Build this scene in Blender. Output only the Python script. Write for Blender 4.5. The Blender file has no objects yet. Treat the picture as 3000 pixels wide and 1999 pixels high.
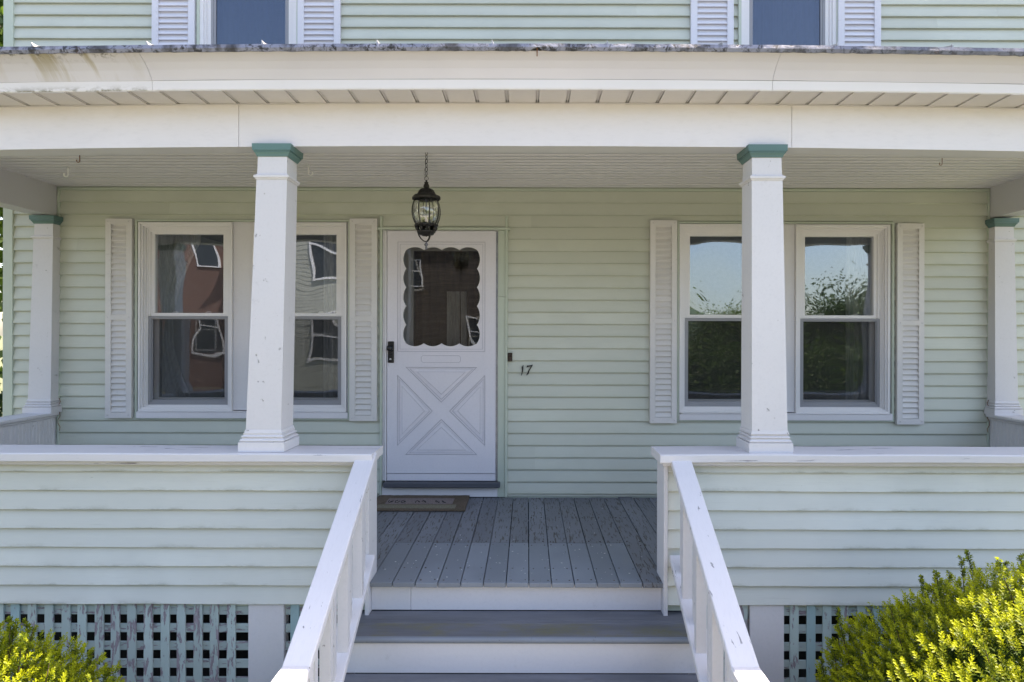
import bpy, math, random
import numpy as np
from mathutils import Vector, Matrix, noise as mnoise
from mathutils.geometry import tessellate_polygon

R = math.radians
rnd = random.Random(17)
scene = bpy.context.scene
COL = scene.collection

# ------------------------------------------------------------------ camera
cam_d = bpy.data.cameras.new("camera")
cam = bpy.data.objects.new("camera", cam_d)
COL.objects.link(cam)
cam.location = (0.0, -3.42, 2.26)
cam.rotation_mode = 'XYZ'
cam.matrix_world = Matrix.Translation((0.0, -3.42, 2.26)) @ Matrix.Rotation(R(90), 4, 'X') @ Matrix.Rotation(R(0.12), 4, 'Z')
cam_d.sensor_width = 36.0
cam_d.lens = 21.96
cam_d.shift_x = -0.015
cam_d.shift_y = -0.0072
cam_d.clip_start = 0.05
cam_d.clip_end = 3000
scene.camera = cam
scene.render.resolution_x = 1024
scene.render.resolution_y = 682

# ------------------------------------------------------------------ light
SUN_EL, SUN_AZ = R(62), R(56)          # azimuth measured from +Y towards +X
world = bpy.data.worlds.new("World")
scene.world = world
world.use_nodes = True
wn = world.node_tree.nodes
wl = world.node_tree.links
wn.clear()
w_out = wn.new('ShaderNodeOutputWorld')
w_bg = wn.new('ShaderNodeBackground')
w_sky = wn.new('ShaderNodeTexSky')
w_sky.sky_type = 'NISHITA'
w_sky.sun_disc = False
w_sky.sun_elevation = SUN_EL
w_sky.sun_rotation = SUN_AZ
w_sky.air_density = 1.0
w_sky.dust_density = 1.8
w_sky.ozone_density = 1.0
w_bg.inputs['Strength'].default_value = 0.15
wl.new(w_sky.outputs[0], w_bg.inputs[0])
wl.new(w_bg.outputs[0], w_out.inputs[0])
sun_d = bpy.data.lights.new("sun", 'SUN')
sun = bpy.data.objects.new("sun", sun_d)
COL.objects.link(sun)
sun_d.energy = 4.8
sun_d.angle = R(0.53)
sun_d.color = (1.0, 0.95, 0.87)
to_sun = Vector((math.sin(SUN_AZ) * math.cos(SUN_EL), math.cos(SUN_AZ) * math.cos(SUN_EL), math.sin(SUN_EL)))
sun.rotation_mode = 'QUATERNION'
sun.rotation_quaternion = to_sun.to_track_quat('Z', 'Y')
sun.location = (8, 10, 20)
scene.view_settings.view_transform = 'Standard'
scene.view_settings.look = 'None'
scene.view_settings.exposure = 1.84
scene.view_settings.gamma = 1.0
scene.view_settings.use_white_balance = True
scene.view_settings.white_balance_temperature = 7300
scene.view_settings.white_balance_tint = 14
scene.view_settings.use_curve_mapping = False
scene.render.engine = 'CYCLES'

# ------------------------------------------------------------------ materials
class NT:
    def __init__(self, name):
        self.m = bpy.data.materials.new(name)
        self.m.use_nodes = True
        self.t = self.m.node_tree
        self.t.nodes.clear()
        self.out = self.t.nodes.new('ShaderNodeOutputMaterial')
    def n(self, ty, **kw):
        nd = self.t.nodes.new(ty)
        for k, v in kw.items():
            setattr(nd, k, v)
        return nd
    def put(self, sock, v):
        if isinstance(v, bpy.types.NodeSocket):
            self.t.links.new(v, sock)
        elif isinstance(v, (tuple, list)) and len(v) == 3 and sock.type == 'RGBA':
            sock.default_value = (*v, 1)
        else:
            sock.default_value = v
    def coords(self, scale=(1, 1, 1), rand=True):
        tc = self.n('ShaderNodeTexCoord')
        mp = self.n('ShaderNodeMapping')
        mp.inputs['Scale'].default_value = scale
        if rand:
            oi = self.n('ShaderNodeObjectInfo')
            mul = self.n('ShaderNodeVectorMath', operation='MULTIPLY')
            cmb = self.n('ShaderNodeCombineXYZ')
            for i in range(3):
                self.t.links.new(oi.outputs['Random'], cmb.inputs[i])
            self.t.links.new(cmb.outputs[0], mul.inputs[0])
            mul.inputs[1].default_value = (37, 91, 53)
            self.t.links.new(mul.outputs[0], mp.inputs['Location'])
        self.t.links.new(tc.outputs['Object'], mp.inputs['Vector'])
        return mp.outputs[0]
    def noise(self, vec, scale, detail=4, rough=0.6, dist=0.0):
        nd = self.n('ShaderNodeTexNoise')
        self.put(nd.inputs['Vector'], vec)
        nd.inputs['Scale'].default_value = scale
        nd.inputs['Detail'].default_value = detail
        nd.inputs['Roughness'].default_value = rough
        nd.inputs['Distortion'].default_value = dist
        return nd.outputs[0]
    def ramp(self, fac, a, b, va=0.0, vb=1.0):
        nd = self.n('ShaderNodeMapRange')
        nd.interpolation_type = 'SMOOTHSTEP'
        self.put(nd.inputs[0], fac)
        nd.inputs[1].default_value = a
        nd.inputs[2].default_value = b
        nd.inputs[3].default_value = va
        nd.inputs[4].default_value = vb
        return nd.outputs[0]
    def math(self, op, a, b=0.0):
        nd = self.n('ShaderNodeMath', operation=op)
        self.put(nd.inputs[0], a)
        self.put(nd.inputs[1], b)
        return nd.outputs[0]
    def mix(self, fac, a, b, mode='MIX'):
        nd = self.n('ShaderNodeMix', data_type='RGBA', blend_type=mode)
        self.put(nd.inputs[0], fac)
        self.put(nd.inputs[6], a)
        self.put(nd.inputs[7], b)
        return nd.outputs[2]
    def bump(self, h, strength=0.3, dist=0.002, normal=None):
        nd = self.n('ShaderNodeBump')
        nd.inputs['Strength'].default_value = strength
        nd.inputs['Distance'].default_value = dist
        self.put(nd.inputs['Height'], h)
        if normal is not None:
            self.put(nd.inputs['Normal'], normal)
        return nd.outputs[0]
    def bsdf(self, color, rough=0.5, normal=None, metal=0.0, spec=0.4, **kw):
        nd = self.n('ShaderNodeBsdfPrincipled')
        self.put(nd.inputs['Base Color'], color)
        self.put(nd.inputs['Roughness'], rough)
        self.put(nd.inputs['Metallic'], metal)
        nd.inputs['Specular IOR Level'].default_value = spec
        if normal is not None:
            self.put(nd.inputs['Normal'], normal)
        for k, v in kw.items():
            self.put(nd.inputs[k], v)
        self.t.links.new(nd.outputs[0], self.out.inputs[0])
        return nd
    def attr(self, name):
        nd = self.n('ShaderNodeAttribute')
        nd.attribute_name = name
        return nd.outputs['Fac']

def painted(name, col, dirt=(.22, .20, .16), dirt_amt=.25, grain=(1, 1, 1), rough=.5,
            vary=.06, edge=None, chip=None, chip_lo=.62, chip_w=.03, chip_scale=30,
            chip_stretch=(1, 1, 1), bump=.25, spots=0.0, rand=True):
    """Painted boards: broad tone variation, fine grain, dirt, optional edge grime and flaked paint."""
    m = NT(name)
    v = m.coords(grain, rand)
    v1 = m.coords((1, 1, 1), rand)
    big = m.noise(v1, 1.7, 3)
    fine = m.noise(v, 60, 5, .65)
    lighter = tuple(min(1, c * (1 + vary)) for c in col)
    darker = tuple(c * (1 - vary) for c in col)
    c = m.mix(m.ramp(big, .3, .7), darker, lighter)
    oi = m.n('ShaderNodeObjectInfo')
    c = m.mix(m.ramp(oi.outputs['Random'], 0, 1, 0, .9), c, tuple(x * (1 - vary * 1.6) for x in col))
    c = m.mix(m.ramp(fine, .45, .8, 0, .35), c, tuple(x * .82 for x in col))
    dn = m.noise(v, 9, 8, .72)
    c = m.mix(m.ramp(dn, .60, .78, 0, dirt_amt), c, dirt)
    h = fine
    if spots:
        sp = m.noise(v1, 55, 3, .5)
        c = m.mix(m.ramp(sp, .72, .76, 0, spots), c, tuple(x * .5 for x in dirt))
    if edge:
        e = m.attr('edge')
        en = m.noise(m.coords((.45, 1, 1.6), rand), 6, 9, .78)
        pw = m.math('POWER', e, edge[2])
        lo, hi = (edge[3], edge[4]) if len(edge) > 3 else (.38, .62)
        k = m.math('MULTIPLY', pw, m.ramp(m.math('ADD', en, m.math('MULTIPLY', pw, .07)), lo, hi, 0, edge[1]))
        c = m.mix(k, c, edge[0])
    if chip:
        cn = m.noise(m.coords(chip_stretch, rand), chip_scale, 6, .62, .4)
        ck = m.ramp(cn, chip_lo, chip_lo + chip_w)
        under = m.mix(m.ramp(fine, .4, .7), chip, tuple(x * .6 for x in chip))
        c = m.mix(ck, c, under)
        h = m.math('SUBTRACT', m.math('MULTIPLY', fine, .3), m.math('MULTIPLY', ck, 1.0))
    nrm = m.bump(h, bump, .0015)
    m.bsdf(c, rough, nrm)
    return m.m

M = {}
GREEN = (.57, .585, .50)
WHITE = (.72, .695, .71)
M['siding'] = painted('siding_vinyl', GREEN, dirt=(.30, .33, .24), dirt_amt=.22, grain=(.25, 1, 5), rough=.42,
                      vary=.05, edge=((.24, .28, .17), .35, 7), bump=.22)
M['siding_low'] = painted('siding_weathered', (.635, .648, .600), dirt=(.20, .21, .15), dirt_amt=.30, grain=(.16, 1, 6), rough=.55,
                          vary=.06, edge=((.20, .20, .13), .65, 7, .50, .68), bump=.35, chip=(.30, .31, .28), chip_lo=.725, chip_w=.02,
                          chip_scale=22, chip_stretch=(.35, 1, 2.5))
M['siding_trim'] = painted('siding_trim', (.50, .55, .46), dirt=(.25, .28, .2), dirt_amt=.25, grain=(4, 1, .4), rough=.42, vary=.04)
M['white'] = painted('white_trim', WHITE, dirt=(.40, .38, .34), dirt_amt=.25, grain=(1, 1, 1), rough=.42, vary=.03, bump=.12)
M['vinyl'] = painted('white_vinyl', (.76, .735, .735), dirt=(.45, .42, .37), dirt_amt=.18, rough=.3, vary=.02, bump=.05)
M['aluminium'] = painted('cream_aluminium', (.62, .585, .60), dirt=(.40, .33, .22), dirt_amt=.16, grain=(.3, 1, 1), rough=.4, vary=.04, bump=.08)
M['beam'] = painted('beam_wrap', (.74, .71, .725), dirt=(.55, .42, .26), dirt_amt=.12, grain=(.25, 1, .8), rough=.38, vary=.03,
                    edge=((.62, .56, .48), .35, 2.2), bump=.08)
M['old_white'] = painted('old_white_paint', (.665, .645, .66), dirt=(.34, .33, .34), dirt_amt=.5, grain=(1, 1, 1), rough=.55, vary=.03,
                         chip=(.42, .40, .40), chip_lo=.675, chip_w=.012, chip_scale=20, bump=.9)
M['old_white_x'] = painted('old_white_paint_long', (.665, .645, .66), dirt=(.36, .35, .37), dirt_amt=.55, grain=(.15, 2, 3), rough=.55, vary=.03,
                           chip=(.36, .34, .37), chip_lo=.662, chip_w=.012, chip_scale=16, chip_stretch=(.14, 1.5, 3), bump=.6)
M['old_white_y'] = painted('old_white_paint_rail', (.665, .645, .66), dirt=(.40, .39, .41), dirt_amt=.5, grain=(3, .3, .4), rough=.55, vary=.03,
                           chip=(.34, .33, .34), chip_lo=.665, chip_w=.012, chip_scale=22, chip_stretch=(2.2, .45, .7), bump=.6)
M['cap'] = painted('teal_paint', (.105, .20, .195), dirt=(.02, .08, .07), dirt_amt=.6, grain=(1, 1, 1), rough=.38, vary=.12,
                   chip=(.02, .06, .055), chip_lo=.70, chip_w=.02, chip_scale=30, chip_stretch=(2.5, 2.5, .5), bump=.4)
M['deck'] = painted('deck_paint', (.195, .208, .235), dirt=(.07, .06, .052), dirt_amt=.9, grain=(7, .35, 1), rough=.5, vary=.14,
                    chip=(.085, .075, .068), chip_lo=.56, chip_w=.04, chip_scale=26, chip_stretch=(3.4, .38, 1), bump=.7, spots=.5)
M['deck_new'] = painted('deck_paint_fresh', (.215, .24, .275), dirt=(.085, .078, .07), dirt_amt=.45, grain=(6, .35, 1), rough=.45, vary=.12,
                        chip=(.085, .07, .065), chip_lo=.68, chip_w=.05, chip_scale=20, chip_stretch=(2.6, .5, 1), bump=.4, spots=.5)
def tread_mat():
    m = NT('mossy_tread')
    v = m.coords((.35, 3, 1), False)
    fine = m.noise(v, 50, 5, .65)
    c = m.mix(m.ramp(m.noise(v, 6, 5), .3, .7), (.11, .115, .13), (.155, .16, .18))
    c = m.mix(m.ramp(m.noise(v, 14, 8, .7), .58, .72, 0, .7), c, (.07, .062, .052))
    # moss: worn greenish band near the nosing
    e = m.attr('edge')
    mossn = m.noise(m.coords((.7, 1.5, 1), False), 4.2, 6, .68)
    k = m.math('MULTIPLY', m.math('MULTIPLY', e, m.ramp(mossn, .42, .60, 0, .8)), m.ramp(m.noise(m.coords((2, 4, 1), False), 16, 6, .7), .35, .6, .35, 1))
    c = m.mix(k, c, (.155, .145, .075))
    m.bsdf(c, .6, m.bump(fine, .5, .0015))
    return m.m
M['tread'] = tread_mat()
M['ceiling'] = painted('ceiling_paint', (.63, .62, .645), dirt=(.30, .28, .25), dirt_amt=.25, grain=(.25, 5, 1), rough=.45, vary=.05)
M['louver'] = painted('shutter_plastic', (.68, .655, .64), dirt=(.34, .32, .29), dirt_amt=.6, grain=(1, 1, 2), rough=.45, vary=.04, bump=.2)
M['louver_up'] = painted('shutter_plastic_upper', (.68, .67, .72), dirt=(.12, .12, .11), dirt_amt=.65, grain=(.8, 1, 3), rough=.45, vary=.04, bump=.2)
M['screenframe'] = painted('screen_frame', (.30, .30, .32), dirt=(.15, .14, .14), dirt_amt=.3, rough=.38, vary=.05)
M['door'] = painted('storm_door_white', (.68, .655, .70), dirt=(.5, .49, .5), dirt_amt=.2, rough=.36, vary=.02, bump=.05)
M['groove'] = painted('door_groove', (.42, .41, .47), rough=.5, vary=.03)
M['threshold'] = painted('threshold_wood', (.10, .105, .125), dirt=(.05, .045, .05), dirt_amt=.6, grain=(.3, 2, 3), rough=.5, vary=.15)
M['crawl_dark'] = painted('dark_void', (.02, .02, .02), rough=.9, vary=.1)  # near-black colour standing in for the shade under the porch

def simple(name, col, rough=.5, metal=0, bump=0, vary=.15, scale=20, spec=.4):
    m = NT(name)
    n = m.noise(m.coords(), scale, 5)
    c = m.mix(m.ramp(n, .3, .7), tuple(x * (1 - vary) for x in col), tuple(min(1, x * (1 + vary)) for x in col))
    m.bsdf(c, rough, m.bump(n, bump, .003) if bump else None, metal, spec)
    return m.m
M['black'] = simple('black_plastic', (.008, .009, .012), .3)
M['iron'] = simple('cast_iron_paint', (.022, .020, .019), .5, .2, .6, .5, 60)
M['iron_pale'] = simple('chalky_iron', (.14, .14, .16), .6, .1, .5, .3, 80)
M['steel'] = simple('nail_steel', (.10, .075, .065), .55, .3)
M['hinge'] = simple('piano_hinge', (.32, .32, .34), .35, .6)
M['brass'] = simple('chrome_lock', (.55, .53, .5), .25, .9)
M['bell'] = simple('aged_brass', (.045, .032, .025), .45, .5, .4, .4, 90)
M['hookwhite'] = simple('white_hook', (.85, .85, .83), .4)
M['hookrust'] = simple('rusty_hook', (.20, .09, .04), .7)
M['bulb'] = simple('candle_sleeve', (.75, .72, .62), .5)
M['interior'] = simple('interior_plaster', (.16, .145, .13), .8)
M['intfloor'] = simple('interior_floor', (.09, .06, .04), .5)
M['roof_metal'] = simple('roof_metal', (.32, .32, .33), .42, .5, .2, .2, 6)
M['shingle'] = simple('roof_shingle', (.07, .068, .066), .9, 0, .6, .3, 30)
M['soil'] = simple('soil', (.05, .04, .03), .95, 0, 1, .4, 30)
M['concrete'] = simple('concrete', (.40, .385, .35), .85, 0, .3, .12, 8)
M['asphalt'] = simple('asphalt', (.055, .055, .058), .85, 0, .4, .2, 20)
M['bark'] = simple('bark', (.09, .07, .055), .9, 0, 1, .3, 14)
M['twig'] = simple('yew_twig', (.07, .045, .03), .85, 0, .6, .3, 40)

def edge_metal():
    m = NT('weathered_drip_edge')
    v = m.coords((1, 1, 1), False)
    a = m.noise(v, 26, 8, .75, .8)
    b = m.noise(m.coords((1, 1, .6), False), 8, 4, .6)
    sc = m.n('ShaderNodeSeparateXYZ')
    m.put(sc.inputs[0], m.coords((1, 1, 1), False))
    right = m.ramp(sc.outputs[0], 0.9, 2.0)
    c = m.mix(m.ramp(a, .40, .52), (.035, .034, .036), (.25, .255, .31))
    c = m.mix(m.ramp(b, .50, .66, 0, .8), c, (.045, .042, .042))
    c = m.mix(m.math('MULTIPLY', right, .55), c, (.10, .105, .13))
    r = m.noise(v, 15, 6, .7)
    c = m.mix(m.ramp(r, .62, .70, 0, .7), c, (.09, .045, .03))
    m.bsdf(c, .5, m.bump(a, .8, .004), .3)
    return m.m
M['drip'] = edge_metal()

def crown_mat():
    m = NT('crown_aluminium')
    v = m.coords((1, 1, 1), False)
    base = m.mix(m.ramp(m.noise(v, 1.3, 3), .3, .7), (.63, .62, .71), (.68, .67, .76))
    e = m.attr('edge')       # 1 at the top (drip edge), 0 at the lip
    base = m.mix(m.math('MULTIPLY', m.math('POWER', e, 5), .35), base, (.55, .47, .38))
    sp = m.n('ShaderNodeSeparateXYZ')
    m.put(sp.inputs[0], v)
    # run marks: only where water has spilled over the gutter at the left end
    loc = m.math('MULTIPLY', m.ramp(sp.outputs[0], -2.80, -2.55), m.ramp(sp.outputs[0], -1.93, -2.12))
    st = m.noise(m.coords((1, .12, .12), False), 13, 4, .6)
    k = m.math('MULTIPLY', loc, m.ramp(st, .46, .60))
    fade = m.math('POWER', e, .8)
    k = m.math('MULTIPLY', k, m.math('ADD', m.math('MULTIPLY', fade, .7), .25))
    base = m.mix(m.math('MULTIPLY', k, .85), base, (.34, .28, .15))
    k2 = m.math('MULTIPLY', m.math('MULTIPLY', loc, m.math('POWER', e, 6)), m.ramp(m.noise(v, 30, 6, .7), .52, .66))
    base = m.mix(k2, base, (.08, .075, .05))
    m.bsdf(base, .4, m.bump(m.noise(v, 60, 3), .05, .001))
    return m.m
M['crown'] = crown_mat()

def lip_mat():
    m = NT('crown_lip')
    v = m.coords((1, 1, 1), False)
    base = m.mix(m.ramp(m.noise(v, 1.3, 3), .3, .7), (.73, .71, .73), (.77, .75, .77))
    sp = m.n('ShaderNodeSeparateXYZ')
    m.put(sp.inputs[0], v)
    e = m.attr('edge')
    loc = m.ramp(sp.outputs[0], -1.75, -2.15)
    st = m.noise(m.coords((.5, 1, 1), False), 22, 7, .7)
    k = m.math('MULTIPLY', m.math('MULTIPLY', loc, m.ramp(st, .45, .6)), m.math('POWER', e, 3))
    base = m.mix(m.math('MULTIPLY', k, .8), base, (.17, .15, .08))
    m.bsdf(base, .35)
    return m.m
M['lip'] = lip_mat()

def glass_mat(name, refl, rough=0.0, tint=(1, 1, 1), wob=.35, wscale=2.6, diff=None, dist=.02):
    m = NT(name)
    v = m.coords((1, 1, 1), True)
    n1 = m.noise(v, wscale, 1.2, .3, .2)
    h = n1
    nrm = m.bump(h, wob, dist)
    g = m.n('ShaderNodeBsdfGlossy')
    g.inputs['Roughness'].default_value = rough
    g.inputs['Color'].default_value = (.80, .89, 1.0, 1)
    m.put(g.inputs['Normal'], nrm)
    t = m.n('ShaderNodeBsdfTransparent')
    t.inputs['Color'].default_value = (*tint, 1)
    lw = m.n('ShaderNodeLayerWeight')
    lw.inputs['Blend'].default_value = .25
    fac = m.math('ADD', m.math('MULTIPLY', lw.outputs['Facing'], .5), refl)
    mx = m.n('ShaderNodeMixShader')
    m.put(mx.inputs[0], fac)
    m.t.links.new(t.outputs[0], mx.inputs[1])
    m.t.links.new(g.outputs[0], mx.inputs[2])
    last = mx.outputs[0]
    if diff:
        d = m.n('ShaderNodeBsdfDiffuse')
        wv = m.noise(m.coords((30, 1, 1.5), False), 6, 3)
        cc = m.mix(m.ramp(wv, .3, .7), tuple(x * .45 for x in diff[0]), diff[0])
        m.put(d.inputs[0], cc)
        m2 = m.n('ShaderNodeMixShader')
        m2.inputs[0].default_value = diff[1]
        m.t.links.new(last, m2.inputs[1])
        m.t.links.new(d.outputs[0], m2.inputs[2])
        last = m2.outputs[0]
    m.t.links.new(last, m.out.inputs[0])
    return m.m
M['pane'] = glass_mat('window_glass', .22, .012, tint=(.80, .80, .78), wob=.15, wscale=2.3, diff=((.34, .34, .34), .07))
M['door_pane'] = glass_mat('door_glass', .085, tint=(.75, .74, .70), wob=.12)
M['screen'] = glass_mat('insect_screen', .0, tint=(.74, .74, .74), wob=0, diff=((.13, .125, .12), .22))
M['screen_up'] = glass_mat('insect_screen_upper', .20, .15, tint=(.5, .5, .5), wob=.1, diff=((.015, .026, .085), .55))
def lantern_glass():
    m = NT('lantern_glass')
    g = m.n('ShaderNodeBsdfGlossy'); g.inputs['Roughness'].default_value = .03
    t = m.n('ShaderNodeBsdfTransparent'); t.inputs['Color'].default_value = (.86, .87, .84, 1)
    lw = m.n('ShaderNodeLayerWeight'); lw.inputs['Blend'].default_value = .35
    mx = m.n('ShaderNodeMixShader')
    m.put(mx.inputs[0], m.math('ADD', m.math('MULTIPLY', lw.outputs['Fresnel'], .6), .12))
    m.t.links.new(t.outputs[0], mx.inputs[1]); m.t.links.new(g.outputs[0], mx.inputs[2])
    m.t.links.new(mx.outputs[0], m.out.inputs[0])
    return m.m
M['lantern_glass'] = lantern_glass()

def curtain_mat(name, col, trans=.35, st=(40, 1, 2)):
    m = NT(name)
    w = m.noise(m.coords(st, True), 5, 3, .6, .15)
    c = m.mix(m.ramp(w, .35, .65), tuple(x * .7 for x in col), col)
    d = m.n('ShaderNodeBsdfDiffuse'); m.put(d.inputs[0], c)
    t = m.n('ShaderNodeBsdfTranslucent'); m.put(t.inputs[0], c)
    mx = m.n('ShaderNodeMixShader'); mx.inputs[0].default_value = trans
    m.t.links.new(d.outputs[0], mx.inputs[1]); m.t.links.new(t.outputs[0], mx.inputs[2])
    m.t.links.new(mx.outputs[0], m.out.inputs[0])
    return m.m
M['curtain'] = curtain_mat('sheer_curtain', (.62, .63, .66))
M['curtain_brown'] = curtain_mat('brown_lace', (.17, .145, .125), .35, (1.2, 1, 11))

def lattice_mat(name, col, lo, stretch):
    return painted(name, col, dirt=(.22, .22, .2), dirt_amt=.5, grain=stretch, rough=.6, vary=.10,
                   chip=(.34, .29, .32), chip_lo=lo, chip_w=.015, chip_scale=14, chip_stretch=stretch, bump=1.0)
M['lat_v0'] = lattice_mat('lattice_green_flaking', (.47, .56, .54), .53, (3, 1, .7))
M['lat_v1'] = lattice_mat('lattice_green', (.47, .57, .55), .57, (3, 1, .7))
M['lat_v2'] = lattice_mat('lattice_teal', (.36, .51, .53), .64, (3, 1, .7))
M['lat_h'] = lattice_mat('lattice_rail', (.45, .53, .51), .57, (.7, 1, 3))

def mat_doormat():
    m = NT('doormat_coir')
    v = m.coords((1, 1, 1), False)
    n = m.noise(v, 160, 4, .7)
    b = m.noise(v, 6, 5)
    c = m.mix(m.ramp(n, .3, .7), (.085, .060, .045), (.19, .14, .10))
    c = m.mix(m.ramp(b, .5, .65, 0, .5), c, (.10, .075, .04))
    m.bsdf(c, .95, m.bump(n, .9, .006))
    return m.m
M['coir'] = mat_doormat()
M['coir_panel'] = simple('doormat_panel', (.22, .175, .165), .95, 0, .8, .3, 150)
M['coir_band'] = simple('doormat_band', (.19, .17, .12), .95, 0, .8, .3, 150)
M['coir_ink'] = simple('doormat_print', (.03, .025, .025), .95)

# ------------------------------------------------------------------ mesh helpers
class MB:
    def __init__(self):
        self.v = []; self.f = []; self.mi = []; self.e = []; self.smooth = []
    def add(self, vs, fs, mi=0, edge=None, smooth=False):
        b = len(self.v)
        self.v.extend([tuple(p) for p in vs])
        self.e.extend(edge if edge is not None else [0.0] * len(vs))
        for f in fs:
            self.f.append(tuple(b + i for i in f)); self.mi.append(mi); self.smooth.append(smooth)
    def box(self, x0, x1, y0, y1, z0, z1, c=0.0, mi=0, edge=None):
        if x0 > x1: x0, x1 = x1, x0
        if y0 > y1: y0, y1 = y1, y0
        if z0 > z1: z0, z1 = z1, z0
        c = min(c, (x1 - x0) * .45, (y1 - y0) * .45, (z1 - z0) * .45)
        lo = (x0, y0, z0); hi = (x1, y1, z1)
        if c <= 0:
            vs = [(x, y, z) for x in (x0, x1) for y in (y0, y1) for z in (z0, z1)]
            fs = [(0, 1, 3, 2), (4, 6, 7, 5), (0, 4, 5, 1), (2, 3, 7, 6), (0, 2, 6, 4), (1, 5, 7, 3)]
            self.add(vs, fs, mi, edge)
            return
        vs = []; idx = {}
        for sx in (0, 1):
            for sy in (0, 1):
                for sz in (0, 1):
                    s = (sx, sy, sz)
                    for a in range(3):
                        p = [0, 0, 0]
                        for k in range(3):
                            base = hi[k] if s[k] else lo[k]
                            p[k] = base if k == a else base + (-c if s[k] else c)
                        idx[(s, a)] = len(vs); vs.append(tuple(p))
        fs = []
        for a in range(3):
            b, d = [k for k in range(3) if k != a]
            for sa in (0, 1):
                def S(i, j):
                    s = [0, 0, 0]; s[a] = sa; s[b] = i; s[d] = j
                    return idx[(tuple(s), a)]
                fs.append((S(0, 0), S(1, 0), S(1, 1), S(0, 1)))
            for sb in (0, 1):
                for sd in (0, 1):
                    def T(i, ax):
                        s = [0, 0, 0]; s[a] = i; s[b] = sb; s[d] = sd
                        return idx[(tuple(s), ax)]
                    fs.append((T(0, b), T(1, b), T(1, d), T(0, d)))
        for s in [(i, j, k) for i in (0, 1) for j in (0, 1) for k in (0, 1)]:
            fs.append((idx[(s, 0)], idx[(s, 1)], idx[(s, 2)]))
        cen = Vector(((x0 + x1) / 2, (y0 + y1) / 2, (z0 + z1) / 2))
        out = []
        for f in fs:
            p = [Vector(vs[i]) for i in f]
            n = (p[1] - p[0]).cross(p[2] - p[0])
            fc = sum(p, Vector()) / len(p)
            out.append(f if n.dot(fc - cen) > 0 else tuple(reversed(f)))
        self.add(vs, out, mi, edge if edge is None else [edge] * len(vs))
    def plate(self, outer, y0, y1, holes=(), mi=0, bev=0.0):
        """polygon in XZ, extruded y0 (front) to y1 (back)"""
        loops = [[Vector((x, z, 0)) for x, z in outer]] + [[Vector((x, z, 0)) for x, z in h] for h in holes]
        tris = tessellate_polygon(loops)
        flat = [p for l in loops for p in l]
        n = len(flat)
        vs = [(p.x, y0, p.y) for p in flat] + [(p.x, y1, p.y) for p in flat]
        fs = []
        for t in tris:
            a, b, c = [flat[i] for i in t]
            ar = (b - a).cross(c - a).z
            tt = t if ar > 0 else (t[0], t[2], t[1])
            fs.append(tuple(tt))                       # front faces -Y
            fs.append(tuple(n + i for i in reversed(tt)))
        o = 0
        for li, l in enumerate(loops):
            k = len(l)
            area = sum(l[i].x * l[(i + 1) % k].y - l[(i + 1) % k].x * l[i].y for i in range(k))
            flip = (area > 0) == (li == 0)
            for i in range(k):
                a = o + i; b = o + (i + 1) % k
                q = (a, a + n, b + n, b)
                fs.append(q if flip else tuple(reversed(q)))
            o += k
        self.add(vs, fs, mi)
    def ring(self, x0, x1, z0, z1, w, y0, y1, wt=None, wb=None, wl=None, wr=None, mi=0, c=.0015):
        wt = w if wt is None else wt; wb = w if wb is None else wb
        wl = w if wl is None else wl; wr = w if wr is None else wr
        # mitred frame, four prisms
        def prism(q):
            vs = [(x, y0, z) for x, z in q] + [(x, y1, z) for x, z in q]
            self.add(vs, [(0, 1, 2, 3), (7, 6, 5, 4), (0, 4, 5, 1), (1, 5, 6, 2), (2, 6, 7, 3), (3, 7, 4, 0)], mi)
        g = .0003
        ix0, ix1, iz0, iz1 = x0 + wl, x1 - wr, z0 + wb, z1 - wt
        if wb > 0: prism([(x0 + g, z0), (x1 - g, z0), (ix1 - g, iz0), (ix0 + g, iz0)])
        if wr > 0: prism([(x1, z0 + g), (x1, z1 - g), (ix1, iz1 - g), (ix1, iz0 + g)])
        if wt > 0: prism([(x1 - g, z1), (x0 + g, z1), (ix0 + g, iz1), (ix1 - g, iz1)])
        if wl > 0: prism([(x0, z1 - g), (x0, z0 + g), (ix0, iz0 + g), (ix0, iz1 - g)])
    def tube(self, pts, r, n=8, closed=False, mi=0, cap=True):
        pts = [Vector(p) for p in pts]
        rs = r if isinstance(r, (list, tuple)) else [r] * len(pts)
        N = len(pts)
        vs = []; prev = None
        for i, p in enumerate(pts):
            if closed: t = pts[(i + 1) % N] - pts[i - 1]
            else: t = pts[min(i + 1, N - 1)] - pts[max(i - 1, 0)]
            t.normalize()
            if prev is None:
                a = Vector((0, 0, 1)) if abs(t.z) < .9 else Vector((1, 0, 0))
                u = t.cross(a).normalized()
            else:
                u = (prev - t * prev.dot(t)).normalized()
            prev = u
            w = t.cross(u)
            for k in range(n):
                an = 2 * math.pi * k / n
                vs.append(p + (u * math.cos(an) + w * math.sin(an)) * rs[i])
        fs = []
        for i in range(N if closed else N - 1):
            j = (i + 1) % N
            for k in range(n):
                l = (k + 1) % n
                fs.append((i * n + k, i * n + l, j * n + l, j * n + k))
        if not closed and cap:
            fs.append(tuple(reversed(range(n)))); fs.append(tuple((N - 1) * n + k for k in range(n)))
        self.add(vs, fs, mi, smooth=True)
    def lathe(self, prof, cx, cy, n=24, mi=0, ridges=0, ramp=0.0, smooth=True):
        vs = []
        for r, z in prof:
            for k in range(n):
                a = 2 * math.pi * k / n
                rr = r * (1 + ramp * math.cos(a * ridges)) if ridges else r
                vs.append((cx + rr * math.cos(a), cy + rr * math.sin(a), z))
        fs = []
        for i in range(len(prof) - 1):
            for k in range(n):
                l = (k + 1) % n
                fs.append((i * n + k, (i + 1) * n + k, (i + 1) * n + l, i * n + l))
        self.add(vs, fs, mi, smooth=smooth)
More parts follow.
